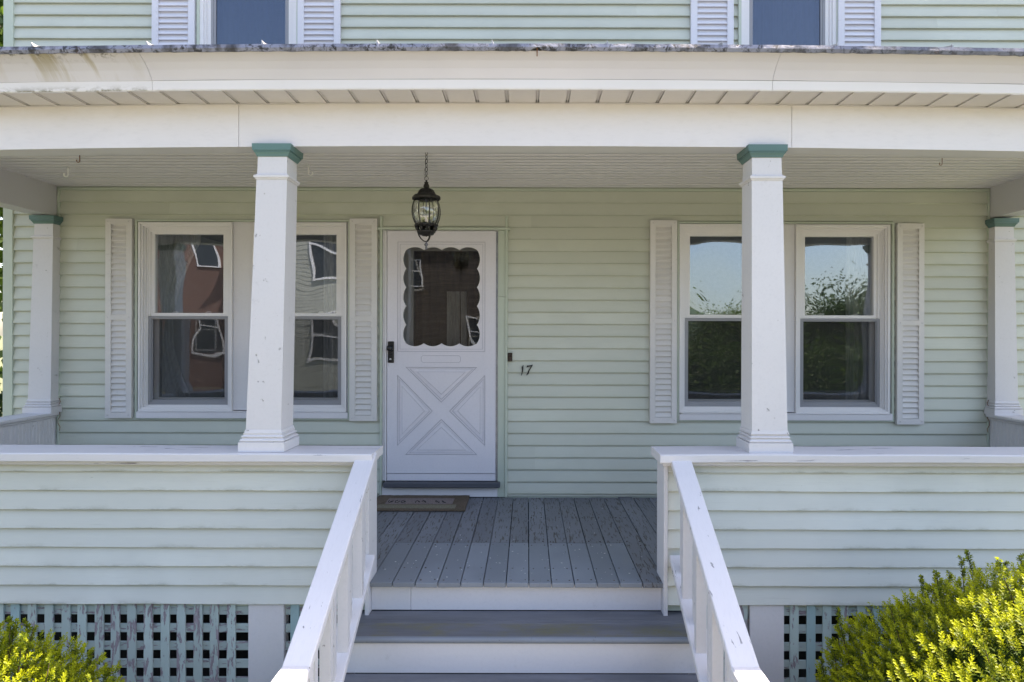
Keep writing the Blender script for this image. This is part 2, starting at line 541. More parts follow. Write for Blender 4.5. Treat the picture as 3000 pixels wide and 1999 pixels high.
    def strip_x(self, prof, xs, zf=None, mi=0, edges=None, capends=True, wob=0.0, seed=0):
        """closed profile [(y,z)...] swept along X; zf(x) raises it; wob = small unevenness"""
        n = len(prof); vs = []; ed = []
        for i, x in enumerate(xs):
            dz = zf(x) if zf else 0.0
            for j, (y, z) in enumerate(prof):
                w = wob * mnoise.noise(Vector((x * 1.9 + seed * 7.3, seed * 3.1, 0))) if wob else 0
                vs.append((x, y + w * .6, z + dz + w))
                ed.append(edges[j] if edges else 0.0)
        fs = []
        for i in range(len(xs) - 1):
            for j in range(n):
                k = (j + 1) % n
                fs.append((i * n + j, i * n + k, (i + 1) * n + k, (i + 1) * n + j))
        if capends:
            fs.append(tuple(reversed(range(n)))); fs.append(tuple((len(xs) - 1) * n + j for j in range(n)))
        area = sum(prof[j][0] * prof[(j + 1) % n][1] - prof[(j + 1) % n][0] * prof[j][1] for j in range(n))
        if area > 0: fs = [tuple(reversed(f)) for f in fs]
        if area > 0 or area <= 0:
            pass
        self.add(vs, fs, mi, ed)
    def mesh(self, name, mats):
        me = bpy.data.meshes.new(name)
        me.from_pydata(self.v, [], self.f)
        mats = mats if isinstance(mats, (list, tuple)) else [mats]
        for m in mats: me.materials.append(m)
        me.polygons.foreach_set('material_index', self.mi)
        me.polygons.foreach_set('use_smooth', self.smooth)
        if any(self.e):
            a = me.attributes.new('edge', 'FLOAT', 'POINT')
            a.data.foreach_set('value', self.e)
        me.update()
        return me

def tag(o, label=None, cat=None, group=None, kind=None):
    if label: o['label'] = label
    if cat: o['category'] = cat
    if group: o['group'] = group
    if kind: o['kind'] = kind
    return o
def link(name, me, parent=None, loc=None):
    o = bpy.data.objects.new(name, me)
    COL.objects.link(o)
    if parent is not None: o.parent = parent
    if loc is not None: o.location = loc
    return o
def build(mb, name, mats, parent=None, loc=None):
    return link(name, mb.mesh(name, mats), parent, loc)
def empty(name, loc=(0, 0, 0), parent=None):
    o = link(name, None, parent, loc)
    o.empty_display_size = .2
    return o
def frange(a, b, step):
    n = max(1, int(math.ceil((b - a) / step)))
    return [a + (b - a) * i / n for i in range(n + 1)]

GROUND = 0.0
WY = 1.79                       # sheathing plane of the house front
CW = .024                       # added bow of beam and eave, imitating the barrel curve of a lens
def crown(x): return .004 - CW * (x / 2.75) ** 2

# ------------------------------------------------------------------ ground and street
def sheet(name, pts, z, mat, kind='structure', nseg=1):
    mb = MB()
    mb.add([(x, y, z) for x, y in pts], [tuple(range(len(pts)))])
    return tag(build(mb, name, mat), kind=kind)
def grass_mat():
    m = NT('lawn')
    v = m.coords((1, 1, 1), False)
    n = m.noise(v, 40, 6, .7); b = m.noise(v, .6, 4)
    c = m.mix(m.ramp(n, .3, .7), (.085, .10, .045), (.15, .165, .075))
    c = m.mix(m.ramp(b, .4, .7, 0, .5), c, (.20, .175, .11))
    m.bsdf(c, .95, m.bump(n, 1, .02))
    return m.m
M['grass'] = grass_mat()
sheet('ground', [(-400, -400), (400, -400), (400, 400), (-400, 400)], GROUND, M['grass'])
sheet('garden_soil', [(-4.5, -1.9), (-1.05, -1.9), (-1.05, -.02), (-4.5, -.02)], .004, M['soil'])
sheet('garden_soil', [(1.0, -1.9), (4.5, -1.9), (4.5, -.02), (1.0, -.02)], .004, M['soil'])
sheet('path', [(-.85, -5.6), (.8, -5.6), (.8, -1.25), (-.85, -1.25)], .008, M['concrete'])
sheet('sidewalk', [(-60, -7.4), (60, -7.4), (60, -5.6), (-60, -5.6)], .012, M['concrete'])
mb = MB(); mb.box(-60, 60, -7.55, -7.4, -.1, .02, .01)
tag(build(mb, 'kerb', M['concrete']), kind='structure')
sheet('road', [(-60, -15.5), (60, -15.5), (60, -7.55), (-60, -7.55)], .004, M['asphalt'])

# ------------------------------------------------------------------ the house
house = tag(empty('house', (0, WY, 0)), 'pale green clapboard house with a columned white front porch', 'house')
house_inv = (0, -WY, 0)
def HP(mb, name, mats, parent=None):
    """part of the house; meshes are written in world metres"""
    if parent is None:
        return build(mb, name, mats, house, house_inv)
    return build(mb, name, mats, parent)
def HE(name):
    return empty(name, house_inv, house)

HX0, HX1 = -4.352, 6.4
LW = (-3.252, -1.470)            # left pair of windows
RW = (1.243, 3.040)              # right pair
WZ0, WZ1 = 1.543, 3.199
DX0, DX1, DZ1 = -1.221, -.165, 3.139
UW = [(-2.745, -1.895), (1.745, 2.580)]
UZ0 = 4.40
# openings cut out of the cladding
OPEN = [(LW[0], LW[1], WZ0, WZ1), (RW[0], RW[1], WZ0, WZ1), (DX0, DX1, .0, DZ1),
        (UW[0][0], UW[0][1], UZ0, 6.2), (UW[1][0], UW[1][1], UZ0, 6.2)]

# sheathing with openings
def wall_with_holes(mb, x0, x1, z0, z1, holes, y0, y1):
    xs = sorted({x0, x1, *[h[0] for h in holes], *[h[1] for h in holes]})
    for a, b in zip(xs[:-1], xs[1:]):
        mid = (a + b) / 2
        hs = sorted([(h[2], h[3]) for h in holes if h[0] < mid < h[1]])
        z = z0
        for h0, h1 in hs:
            if h0 > z: mb.box(a, b, y0, y1, z, h0)
            z = max(z, h1)
        if z < z1: mb.box(a, b, y0, y1, z, z1)
mb = MB()
wall_with_holes(mb, HX0 + .02, HX1, 0, 6.5, [(a + .02, b - .02, c + .02, d - .02) for a, b, c, d in OPEN], WY, WY + .12)
mb.box(HX0 + .02, HX0 + .14, WY + .12, 9.0, 0, 6.5)
mb.box(HX1 - .12, HX1, WY + .12, 9.0, 0, 6.5)
mb.box(HX0 + .02, HX1, 9.0, 9.12, 0, 6.5)
wall = HP(mb, 'wall', M['siding_trim'])
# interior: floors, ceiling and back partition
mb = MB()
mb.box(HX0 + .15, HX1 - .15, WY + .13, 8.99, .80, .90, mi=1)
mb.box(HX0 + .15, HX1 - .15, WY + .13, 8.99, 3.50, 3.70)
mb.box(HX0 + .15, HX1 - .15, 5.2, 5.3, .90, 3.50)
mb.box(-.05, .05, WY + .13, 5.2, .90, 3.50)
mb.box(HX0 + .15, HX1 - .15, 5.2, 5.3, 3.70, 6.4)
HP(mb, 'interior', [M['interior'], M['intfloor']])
# main roof: overhanging gable slopes
mb = MB()
prof = [(1.40, 6.45), (5.45, 9.0), (9.5, 6.45), (9.5, 6.30), (5.45, 8.85), (1.40, 6.30)]
mb.strip_x(prof, [HX0 - .35, HX1 + .35])
HP(mb, 'roof', M['shingle'])
mb = MB(); mb.box(HX0 - .3, HX1 + .3, 1.42, 1.78, 6.24, 6.30, .004)
HP(mb, 'eave_board', M['white'])

# clapboards ---------------------------------------------------------------
def clap_mesh(x0, x1, za, zb, zlo, zhi, yb, yt, y_back, seed, wob=.0012):
    """one board between zlo..zhi out of a course za..zb; butt (bottom) proud at yb, top at yt"""
    def yy(z): return yb + (yt - yb) * (z - za) / (zb - za)
    zs = [zlo, zlo + (zhi - zlo) * .5, zhi]
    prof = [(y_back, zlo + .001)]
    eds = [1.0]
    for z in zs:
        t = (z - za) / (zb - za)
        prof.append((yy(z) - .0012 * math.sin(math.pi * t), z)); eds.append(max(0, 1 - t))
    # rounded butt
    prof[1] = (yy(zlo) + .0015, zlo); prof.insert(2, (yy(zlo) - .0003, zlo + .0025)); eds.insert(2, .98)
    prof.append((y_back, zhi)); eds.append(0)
    m = MB()
    m.strip_x(prof, frange(x0, x1, .3), mi=0, edges=eds, wob=wob, seed=seed)
    return m
def clad(parent, x0, x1, z_start, pitch, n, holes, yb, yt, y_back, mat, joints, zmin=None, zmax=None):
    seed = 0
    for k in range(n):
        za = z_start + pitch * k; zb = za + pitch
        zlo, zhi = za, zb + .004
        if zmin is not None and zlo < zmin: zlo = zmin
        if zmax is not None and zhi > zmax: zhi = zmax
        if zhi - zlo < .006: continue
        cuts = {x0, x1}
        for h in holes:
            if h[2] < zhi and h[3] > zlo:
                cuts.update((max(x0, h[0]), min(x1, h[1])))
        for j in joints:
            if j[1] == k: cuts.add(j[0])
        xs = sorted(cuts)
        for a, b in zip(xs[:-1], xs[1:]):
            if b - a < .004: continue
            mid = (a + b) / 2
            spans = [(zlo, zhi)]
            for h in holes:
                if h[0] < mid < h[1]:
                    ns = []
                    for s0, s1 in spans:
                        if h[3] <= s0 or h[2] >= s1: ns.append((s0, s1)); continue
                        if h[2] > s0: ns.append((s0, h[2]))
                        if h[3] < s1: ns.append((h[3], s1))
                    spans = ns
            for s0, s1 in spans:
                if s1 - s0 < .004: continue
                seed += 1
                ja = .0006 if any(abs(j[0] - a) < 1e-6 and j[1] == k for j in joints) else 0
                mbb = clap_mesh(a + ja, b, za, zb, s0, s1, yb, yt, y_back, k + seed * .013)
                HP(mbb, 'clapboard', mat, parent)
P1 = .1007
Z1 = 3.345 - P1 * 25             # lowest course starts just at the deck
fw = HE('front_wall_cladding')
j1 = [(-2.98, 24), (-2.99, 23), (-3.30, 22), (.03, 23), (.03, 22), (.065, 3), (.065, 4), (.275, 24), (2.35, 21), (-3.75, 21),
      (4.6, 8), (5.2, 14)]
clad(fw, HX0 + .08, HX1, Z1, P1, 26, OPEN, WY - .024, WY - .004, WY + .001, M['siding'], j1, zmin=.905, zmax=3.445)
uw = HE('upper_wall_cladding')
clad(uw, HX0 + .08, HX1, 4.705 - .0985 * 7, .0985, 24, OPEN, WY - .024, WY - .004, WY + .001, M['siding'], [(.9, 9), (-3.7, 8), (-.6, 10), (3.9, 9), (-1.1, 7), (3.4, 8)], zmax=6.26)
# trim strips
mb = MB(); mb.box(HX0, HX0 + .081, WY - .030, WY, 0, 6.25, .002); mb.box(HX0, HX0 + .02, WY, WY + .1, 0, 6.25)
HP(mb, 'corner_board', M['siding_trim'])
mb = MB(); mb.box(-3.90, 3.835, WY - .022, WY - .001, 3.448, 3.470, .002)
mb.box(-3.905, -3.888, WY - .026, WY - .001, .905, 3.446, .002); mb.box(3.822, 3.838, WY - .026, WY - .001, .905, 3.446, .002)
HP(mb, 'edge_strip', M['siding_trim'])

# shutters -------------------------------------------------------------------
def louver_mesh(w):
    m = MB()
    prof = [(-.010, .0), (-.0115, .004), (.006, .040), (.009, .040), (-.006, .0)]
    m.strip_x(prof, [-w / 2, w / 2])
    return m.mesh('louver', M['louver'])
def louver_mesh_up(w):
    m = MB()
    prof = [(-.010, .0), (-.0115, .004), (.006, .040), (.009, .040), (-.006, .0)]
    m.strip_x(prof, [-w / 2, w / 2])
    return m.mesh('louver', M['louver_up'])
LV = louver_mesh(.134); LVU = louver_mesh_up(.262)
def shutter(cx, z0, z1, w, lv, stile, mid, mat, top=.046, pitch=.0466, lean=0.0):
    yf = WY - .052
    s = HP(MB(), 'shutter', mat)
    me = MB()
    x0, x1 = cx - w / 2, cx + w / 2
    me.ring(x0, x1, z0, z1, stile, yf, yf + .030, wt=top, wb=top)
    me.box(x0 + stile - .004, x1 - stile + .004, yf + .018, yf + .029, z0 + top, z1 - top)      # backing
    if mid: me.box(x0 + stile, x1 - stile, yf + .001, yf + .02, mid - .019, mid + .019)
    s.data = me.mesh('shutter', mat)
    spans = [(z0 + top, mid - .019), (mid + .019, z1 - top)] if mid else [(z0 + top, z1 - top)]
    for a, b in spans:
        n = int(round((b - a) / pitch))
        p = (b - a) / n
        for i in range(n):
            link('louver', lv, s, (cx, yf + .014, a + p * i + .002))
    sc = MB()
    zs = [z1 - top / 2, z0 + top / 2] + ([mid] if mid else [])
    for z in zs:
        for x in (x0 + stile * .5, x1 - stile * .5):
            sc.lathe([(.0001, 0), (.0045, 0), (.0055, -.002), (.0055, -.004)], 0, 0, 8)
            for i in range(len(sc.v) - 32, len(sc.v)):
                vx, vy, vz = sc.v[i]
                sc.v[i] = (x + vx, yf + .0003 + (-.002 - vz) * -1 * 0 + vz * .6, z + vy)
    HP(sc, 'screw', M['screenframe'], s)
    return s
sh = [shutter(-3.378, 1.556, 3.203, .218, LV, .046, 2.387, M['louver']),
      shutter(-1.356, 1.535, 3.208, .226, LV, .046, 2.382, M['louver']),
      shutter(1.125, 1.522, 3.199, .222, LV, .044, 2.366, M['louver']),
      shutter(3.167, 1.516, 3.178, .222, LV, .044, 2.354, M['louver'])]
for cx in (-2.932, -1.728, 1.523, 2.740):
    shutter(cx, 4.35, 6.05, .352, LVU, .052, None, M['louver_up'], pitch=.0475)

# windows ----------------------------------------------------------------------
def curtain(parent, x0, x1, y, z0, z1, folds, amp, mat, phase=0.0, gather=0.0):
    m = MB()
    n = int((x1 - x0) / .008)
    rows = 10
    vs = []
    for j in range(rows + 1):
        t = j / rows
        z = z0 + (z1 - z0) * t
        for i in range(n + 1):
            u = i / n
            k = 1 - gather * math.sin(math.pi * min(1, t * 1.1))
            x = x0 + (x1 - x0) * u * k
            vs.append((x, y + amp * math.sin(u * folds * 6.283 + phase + .6 * t) + amp * .4 * math.sin(u * folds * 14 + 2 * t), z))
    fs = [(j * (n + 1) + i, j * (n + 1) + i + 1, (j + 1) * (n + 1) + i + 1, (j + 1) * (n + 1) + i) for j in range(rows) for i in range(n)]
    m.add(vs, fs, smooth=True)
    return HP(m, 'curtain', mat, parent)
def flat_pane(x0, x1, y, z0, z1, name, mat, parent, tx=0.0, tz=0.0, bow=0.0):
    """single sheet of glass, slightly bowed as sealed units are"""
    m = MB(); n = 16; vs = []
    for j in range(n + 1):
        for i in range(n + 1):
            u, v = i / n * 2 - 1, j / n * 2 - 1
            vs.append((x0 + (x1 - x0) * i / n, y + bow * (1 - u * u) * (1 - v * v) + tx * u + tz * v, z0 + (z1 - z0) * j / n))
    fs = [(j * (n + 1) + i, j * (n + 1) + i + 1, (j + 1) * (n + 1) + i + 1, (j + 1) * (n + 1) + i) for j in range(n) for i in range(n)]
    m.add(vs, fs, smooth=True)
    return HP(m, name, mat, parent)
def dh_window(cx, tilt=(0, 0), curt=None, zs=0.0):
    """double hung vinyl window, lower half behind an insect screen"""
    w = HE('window')
    z0, z1 = 1.614 + zs, 3.177 + zs
    f = MB()
    X = .388
    f.ring(cx - X, cx + X, z0, z1, .014, WY - .040, WY + .10, wb=.018)
    X -= .014
    f.ring(cx - X, cx + X, z0 + .018, z1 - .014, .016, WY - .026, WY + .10, wb=.010)
    X -= .016
    f.ring(cx - X, cx + X, z0 + .028, z1 - .030, .012, WY - .006, WY + .10, wb=.010)
    X -= .012
    f.ring(cx - X, cx + X, z0 + .038, z1 - .042, .012, WY + .006, WY + .10, wb=.008)
    HP(f, 'frame', M['vinyl'], w)
    X -= .012                                            # .334
    gz1, gz0 = 3.087 + zs, 2.427 + zs
    s = MB()
    s.ring(cx - X, cx + X, gz0 - .026, z1 - .054, .018, WY + .012, WY + .07, wb=.0)
    s.ring(cx - X + .018, cx + X - .018, gz0 - .026, z1 - .072, .028, WY + .022, WY + .07, wt=z1 - .072 - gz1, wb=.026)
    HP(s, 'upper_sash', M['vinyl'], w)
    flat_pane(cx - .2885, cx + .2885, WY + .045, gz0 - .001, gz1 + .001, 'pane', M['pane'], w, tilt[0], tilt[1], .0016)
    # lower sash, set further in
    lz1, lz0 = 2.398 + zs, 1.660 + zs
    s = MB()
    s.ring(cx - X + .01, cx + X - .01, lz0 + .004, lz1 + .02, .036, WY + .075, WY + .105, wb=.05, wt=.03)
    HP(s, 'lower_sash', M['vinyl'], w)
    flat_pane(cx - .295, cx + .295, WY + .090, lz0 + .05, lz1 - .008, 'pane', M['pane'], w, tilt[0] * .8, tilt[1] + .0008, .0012)
    s = MB()
    s.ring(cx - X + .002, cx + X - .002, lz0, lz1, .020, WY + .010, WY + .026, wt=.014, wb=.022)
    s.ring(cx - X + .020, cx + X - .020, lz0 + .022, lz1 - .014, .012, WY + .018, WY + .034, wt=.009, wb=.020)
    sf = HP(s, 'screen_frame', M['screenframe'], w)
    q = MB(); q.add([(cx - .31, WY + .030, lz0 + .03), (cx + .31, WY + .030, lz0 + .03), (cx + .31, WY + .030, lz1 - .016), (cx - .31, WY + .030, lz1 - .016)], [(0, 1, 2, 3)])
    HP(q, 'screen', M['screen'], w)
    for sx in (-.135, .145):
        lt = MB()
        lt.box(cx + sx - .022, cx + sx + .022, WY + .052, WY + .075, gz0 + .002, gz0 + .009, .002)
        lt.box(cx + sx - .010, cx + sx + .024, WY + .048, WY + .066, gz0 + .009, gz0 + .016, .002)
        HP(lt, 'latch', M['vinyl'], w)
    if curt:
        for (a, b, mt, g) in curt:
            curtain(w, cx + a, cx + b, WY + .22, z0 - .1, z1 + .05, max(2, (b - a) * 14), .018, mt, cx, g)
    return w
dh_window(-2.835, (.0010, .0006), [(-.42, .0, M['curtain'], .6), (.26, .50, M['curtain'], .65)])
dh_window(-1.888, (-.0012, .0004), [(-.42, -.25, M['curtain'], .2), (.12, .50, M['curtain'], .0)])
dh_window(1.648, (-.0008, .0010), [(-.46, -.34, M['curtain'], .1)], zs=-.006)
dh_window(2.612, (.0006, .0008), [(.16, .46, M['curtain'], -.10), (-.50, -.42, M['curtain'], 0)], zs=-.009)

for (a, b), dz in ((LW, 0), (RW, -.008)):
    cx = (a + b) / 2
    m = MB()
    # green channel round the pair
    m.ring(a, b, WZ0 + dz, WZ1 + dz, .016, WY - .034, WY, wb=.010, wt=.014)
    HP(m, 'window_channel', M['siding_trim'])
    m = MB()
    if a < 0: mx0, mx1, ex = -2.446, -2.277, (a + .016, -3.224)
    else: mx0, mx1, ex = 2.037, 2.223, (1.259, 1.260)
    m.box(mx0, mx1, WY - .018, WY + .06, 1.62 + dz, 3.177 + dz, .002)
    HP(m, 'mullion_panel', M['white'])
    m = MB()
    m.box(a + .0165, b - .0165, WY - .012, WY + .05, 3.1775 + dz, WZ1 - .0145 + dz, .001)
    if a < 0:
        m.box(a + .0165, -3.2235, WY - .012, WY + .05, 1.615, 3.177, .001); m.box(-1.4995, b - .0165, WY - .012, WY + .05, 1.615, 3.177, .001)
    else:
        m.box(a + .0165, 1.2595, WY - .012, WY + .05, 1.607, 3.169, .0005); m.box(3.0005, b - .0165, WY - .012, WY + .05, 1.607, 3.169, .001)
    HP(m, 'casing', M['white'])
    m = MB()
    m.box(a + .0165, b - .0165, WY - .046, WY + .03, WZ0 + .0105 + dz, 1.606 + dz, .003)
    m.box(a + .03, b - .03, WY - .052, WY + .03, 1.6065 + dz, 1.6135 + dz, .002)
    HP(m, 'window_sill', M['white'])

# upper windows (sills are hidden behind the porch roof)
for (a, b), gx in zip(UW, ((-2.556, -1.990), (1.785, 2.372))):
    w = HE('window')
    z0, z1 = UZ0, 6.2
    f = MB()
    cx = (gx[0] + gx[1]) / 2
    f.ring(a, b, z0, z1, .022, WY - .038, WY, mi=1)
    f.ring(a + .022, b - .022, z0 + .022, z1 - .022, .030, WY - .030, WY + .1)
    f.ring(a + .052, b - .052, z0 + .052, z1 - .052, .018, WY - .016, WY + .1)
    f.ring(a + .070, b - .070, z0 + .070, z1 - .070, .030, WY - .002, WY + .1)
    HP(f, 'frame', [M['vinyl'], M['siding_trim']], w)
    s = MB(); s.ring(a + .100, b - .100, z0 + .1, z1 - .1, .016, WY + .004, WY + .03)
    s.ring(a + .116, b - .116, z0 + .116, z1 - .116, .018, WY + .012, WY + .03)
    HP(s, 'screen_frame', M['screenframe'], w)
    flat_pane(a + .13, b - .13, WY + .07, z0 + .12, z1 - .12, 'pane', M['pane'], w, 0, 0, -.003)
    flat_pane(a + .12, b - .12, WY + .024, z0 + .11, z1 - .11, 'screen', M['screen_up'], w)
    curtain(w, a + .05, b - .05, WY + .2, z0, z1, 8, .02, M['curtain'], cx, 0)

# storm door ---------------------------------------------------------------------
door = HE('door')
SX0, SX1, SZ0, SZ1 = -1.161, -.262, 1.036, 3.108
YD = WY - .035                                    # face of the storm door
def scallop():
    x0, x1, z0, z1 = -1.006, -.417, 2.177, 2.952
    nx, nz, sag = 4, 5, .024
    pts = []
    def arc(p, q, k=10):
        p = Vector(p); q = Vector(q); d = q - p; c = d.length; n = Vector((d.y, -d.x)).normalized()
        rr = (c * c / 4 + sag * sag) / (2 * sag)
        mid = (p + q) / 2 - n * (rr - sag)
        a0 = math.atan2(p.y - mid.y, p.x - mid.x); a1 = math.atan2(q.y - mid.y, q.x - mid.x)
        da = a1 - a0
        while da > math.pi: da -= 2 * math.pi
        while da < -math.pi: da += 2 * math.pi
        return [(mid.x + rr * math.cos(a0 + da * i / k), mid.y + rr * math.sin(a0 + da * i / k)) for i in range(k)]
    for i in range(nx): pts += arc((x0 + (x1 - x0) * i / nx, z0), (x0 + (x1 - x0) * (i + 1) / nx, z0))
    for i in range(nz): pts += arc((x1, z0 + (z1 - z0) * i / nz), (x1, z0 + (z1 - z0) * (i + 1) / nz))
    for i in range(nx): pts += arc((x1 - (x1 - x0) * i / nx, z1), (x1 - (x1 - x0) * (i + 1) / nx, z1))
    for i in range(nz): pts += arc((x0, z1 - (z1 - z0) * i / nz), (x0, z1 - (z1 - z0) * (i + 1) / nz))
    return pts
SC = scallop()
def inset(poly, d):
    n = len(poly); out = []
    P = [Vector(p) for p in poly]
    area = sum(P[i].x * P[(i + 1) % n].y - P[(i + 1) % n].x * P[i].y for i in range(n))
    s = 1 if area > 0 else -1
    for i in range(n):
        a, b, c = P[i - 1], P[i], P[(i + 1) % n]
        d1 = (b - a).normalized(); d2 = (c - b).normalized()
        n1 = Vector((-d1.y, d1.x)) * s; n2 = Vector((-d2.y, d2.x)) * s
        k = d / max(.35, 1 + n1.dot(n2))
        out.append(tuple(b + (n1 + n2) * k))
    return out
tri = [[(-1.008, 1.981), (-.712, 1.688), (-.416, 1.981)], [(-1.076, 1.329), (-.783, 1.617), (-1.076, 1.916)],
       [(-.35, 1.916), (-.646, 1.617), (-.35, 1.329)], [(-.712, 1.551), (-1.010, 1.255), (-.414, 1.255)]]
for i, t in enumerate(tri):
    ar = sum(t[k][0] * t[(k + 1) % 3][1] - t[(k + 1) % 3][0] * t[k][1] for k in range(3))
    if ar < 0: tri[i] = t[::-1]
rect = [(-1.076, 2.109), (-.350, 2.109), (-.350, 3.020), (-1.076, 3.020)]
octo = [(-.880, 2.032), (-.866, 2.018), (-.566, 2.018), (-.552, 2.032), (-.552, 2.064), (-.566, 2.078), (-.866, 2.078), (-.880, 2.064)]
m = MB()
slab = [(SX0, 1.101), (SX1, 1.101), (SX1, SZ1), (SX0, SZ1)]
GW = .0045
holes = [rect, octo] + tri
m.plate(slab, YD, YD + .034, holes)
# inside each recess: groove, bead, sloped field
def relief(poly, steps):
    cur = inset(poly, GW)
    for d, y in steps:
        nxt = inset(cur, d)
        m.plate(cur, y, YD + .034, [nxt])
        cur = nxt
    return cur
m.plate(rect, YD + .0045, YD + .0335, [SC], mi=1)
c1 = inset(rect, GW); c2 = inset(c1, .015); c3 = inset(c2, .003)
m.plate(c1, YD - .001, YD + .0044, [c2]); m.plate(c3, YD + .0005, YD + .0044, [SC])
m.plate(octo, YD + .0045, YD + .0335, mi=1)
o1 = inset(octo, .003); m.plate(o1, YD - .0005, YD + .0044)
for t in tri:
    m.plate(t, YD + .0085, YD + .0335, mi=1)
    a = inset(t, GW); b = inset(a, .012); m.plate(a, YD - .0015, YD + .0054, [b])
    c = inset(b, .0028); d = inset(c, .028)
    # sloping border of the raised field
    k = len(c)
    vs = [(x, YD + .0050, z) for x, z in c] + [(x, YD + .0008, z) for x, z in d]
    m.add(vs, [(i, (i + 1) % k, k + (i + 1) % k, k + i) for i in range(k)])
    e = inset(d, .0025); m.plate(e, YD + .0004, YD + .0054)
m.box(SX0, SX1, YD + .001, YD + .034, SZ0 + .004, 1.0955, .001)
HP(m, 'storm_door_leaf', [M['door'], M['groove']], door)
m = MB(); m.plate(inset(SC, -.0035), YD - .003, YD, [inset(SC, .0005)])
HP(m, 'scalloped_edge', M['vinyl'], door)
m = MB(); m.box(SX0 - .0005, SX1, YD - .002, YD + .03, 1.050, 1.0505)
flat_pane(-1.08, -.35, YD + .020, 2.13, 3.0, 'pane', M['door_pane'], door, 0, -.001, -.0012)
# inner door seen through the glass: dark panel with side rail and lace
m = MB()
m.box(-1.17, -.25, WY + .07, WY + .11, 1.03, 2.13)
m.box(-1.17, -.25, WY + .07, WY + .11, 2.96, 3.11)
m.box(-1.17, -.965, WY + .07, WY + .11, 2.13, 2.96)
m.box(-.40, -.25, WY + .07, WY + .11, 2.13, 2.96)
HP(m, 'inner_door', M['screenframe'], door)
flat_pane(-.97, -.40, WY + .095, 2.13, 2.96, 'pane', M['door_pane'], door, .0006, 0, -.001)
curtain(door, -.955, -.40, WY + .15, 2.1, 3.0, 7, .012, M['curtain_brown'], 0, 0)
curtain(door, -.69, -.52, WY + .135, 2.1, 2.62, 3, .008, M['curtain'], 0, 0)
m = MB()
m.box(-1.154, -1.103, YD - .012, YD, 2.016, 2.194, .005)
m.box(-1.151, -1.106, YD - .020, YD - .012, 2.030, 2.085, .005)
hd = HP(m, 'handle', M['black'], door)
def lathe_y(mb, prof, x, z, n=20, mi=0):
    """prof [(r, y)] revolved about a Y axis at x,z"""
    vs = [(x + r * math.cos(2 * math.pi * k / n), y, z + r * math.sin(2 * math.pi * k / n)) for r, y in prof for k in range(n)]
    fs = [(i * n + k, (i + 1) * n + k, (i + 1) * n + (k + 1) % n, i * n + (k + 1) % n) for i in range(len(prof) - 1) for k in range(n)]
    mb.add(vs, fs, mi, smooth=True)
m = MB()
lathe_y(m, [(.0001, YD - .062), (.016, YD - .061), (.025, YD - .054), (.027, YD - .044), (.024, YD - .036), (.012, YD - .03), (.012, YD - .011)], -1.131, 2.138)
HP(m, 'knob', M['black'], door)
m = MB(); lathe_y(m, [(.0001, YD - .0225), (.0085, YD - .0225), (.0095, YD - .019)], -1.130, 2.046, 14)
HP(m, 'lock_cylinder', M['brass'], door)
m = MB()
for i in range(110):
    z = 1.05 + i * (3.10 - 1.05) / 110
    m.box(-.2595, -.2475, YD - .004, YD + .01, z, z + .0135, .002)
m.box(-.2615, -.2455, YD + .006, YD + .03, 1.04, 3.105)
HP(m, 'piano_hinge', M['hinge'], door)
# jambs, head, threshold and kick board
m = MB()
m.box(-1.203, -1.1655, YD + .012, WY + .1, 1.036, 3.1165, .002); m.box(-1.180, -1.1670, YD - .004, YD + .012, 1.036, 3.1125, .002)
m.box(-1.1655, -.185, YD + .014, WY + .1, 3.1105, 3.1165, .001)
HP(m, 'jamb', M['white'], door)
m = MB()
m.box(-.2445, -.186, YD + .010, WY + .1, 2.567, 3.116, .001); m.box(-.2445, -.186, YD + .005, WY + .1, .905, 2.565, .001)
HP(m, 'side_casing', M['siding_trim'], door)
m = MB()
m.box(-1.2205, -1.2035, WY - .044, WY, .905, 3.231, .002); m.box(-.1845, -.1650, WY - .044, WY, .905, 3.231, .002)
m.box(-1.243, -.145, WY - .050, WY - .002, 3.1175, 3.1385, .002)
HP(m, 'door_channel', M['siding_trim'])
m = MB(); m.box(-1.181, -.222, YD - .055, WY + .1, .992, 1.034, .006)
HP(m, 'threshold', M['threshold'], door)
m = MB(); m.box(-1.203, -.2455, YD + .0, WY + .06, .905, .990, .003)
HP(m, 'kick_board', M['white'], door)
# doorbell
m = MB(); m.box(-.163, -.124, WY - .034, WY - .012, 2.030, 2.101, .003)
db = HP(m, 'doorbell', M['bell'])
m = MB(); lathe_y(m, [(.0001, WY - .041), (.007, WY - .041), (.010, WY - .037), (.015, WY - .037), (.016, WY - .033)], -.147, 2.080, 16)
build(m, 'button', M['bell'], db)

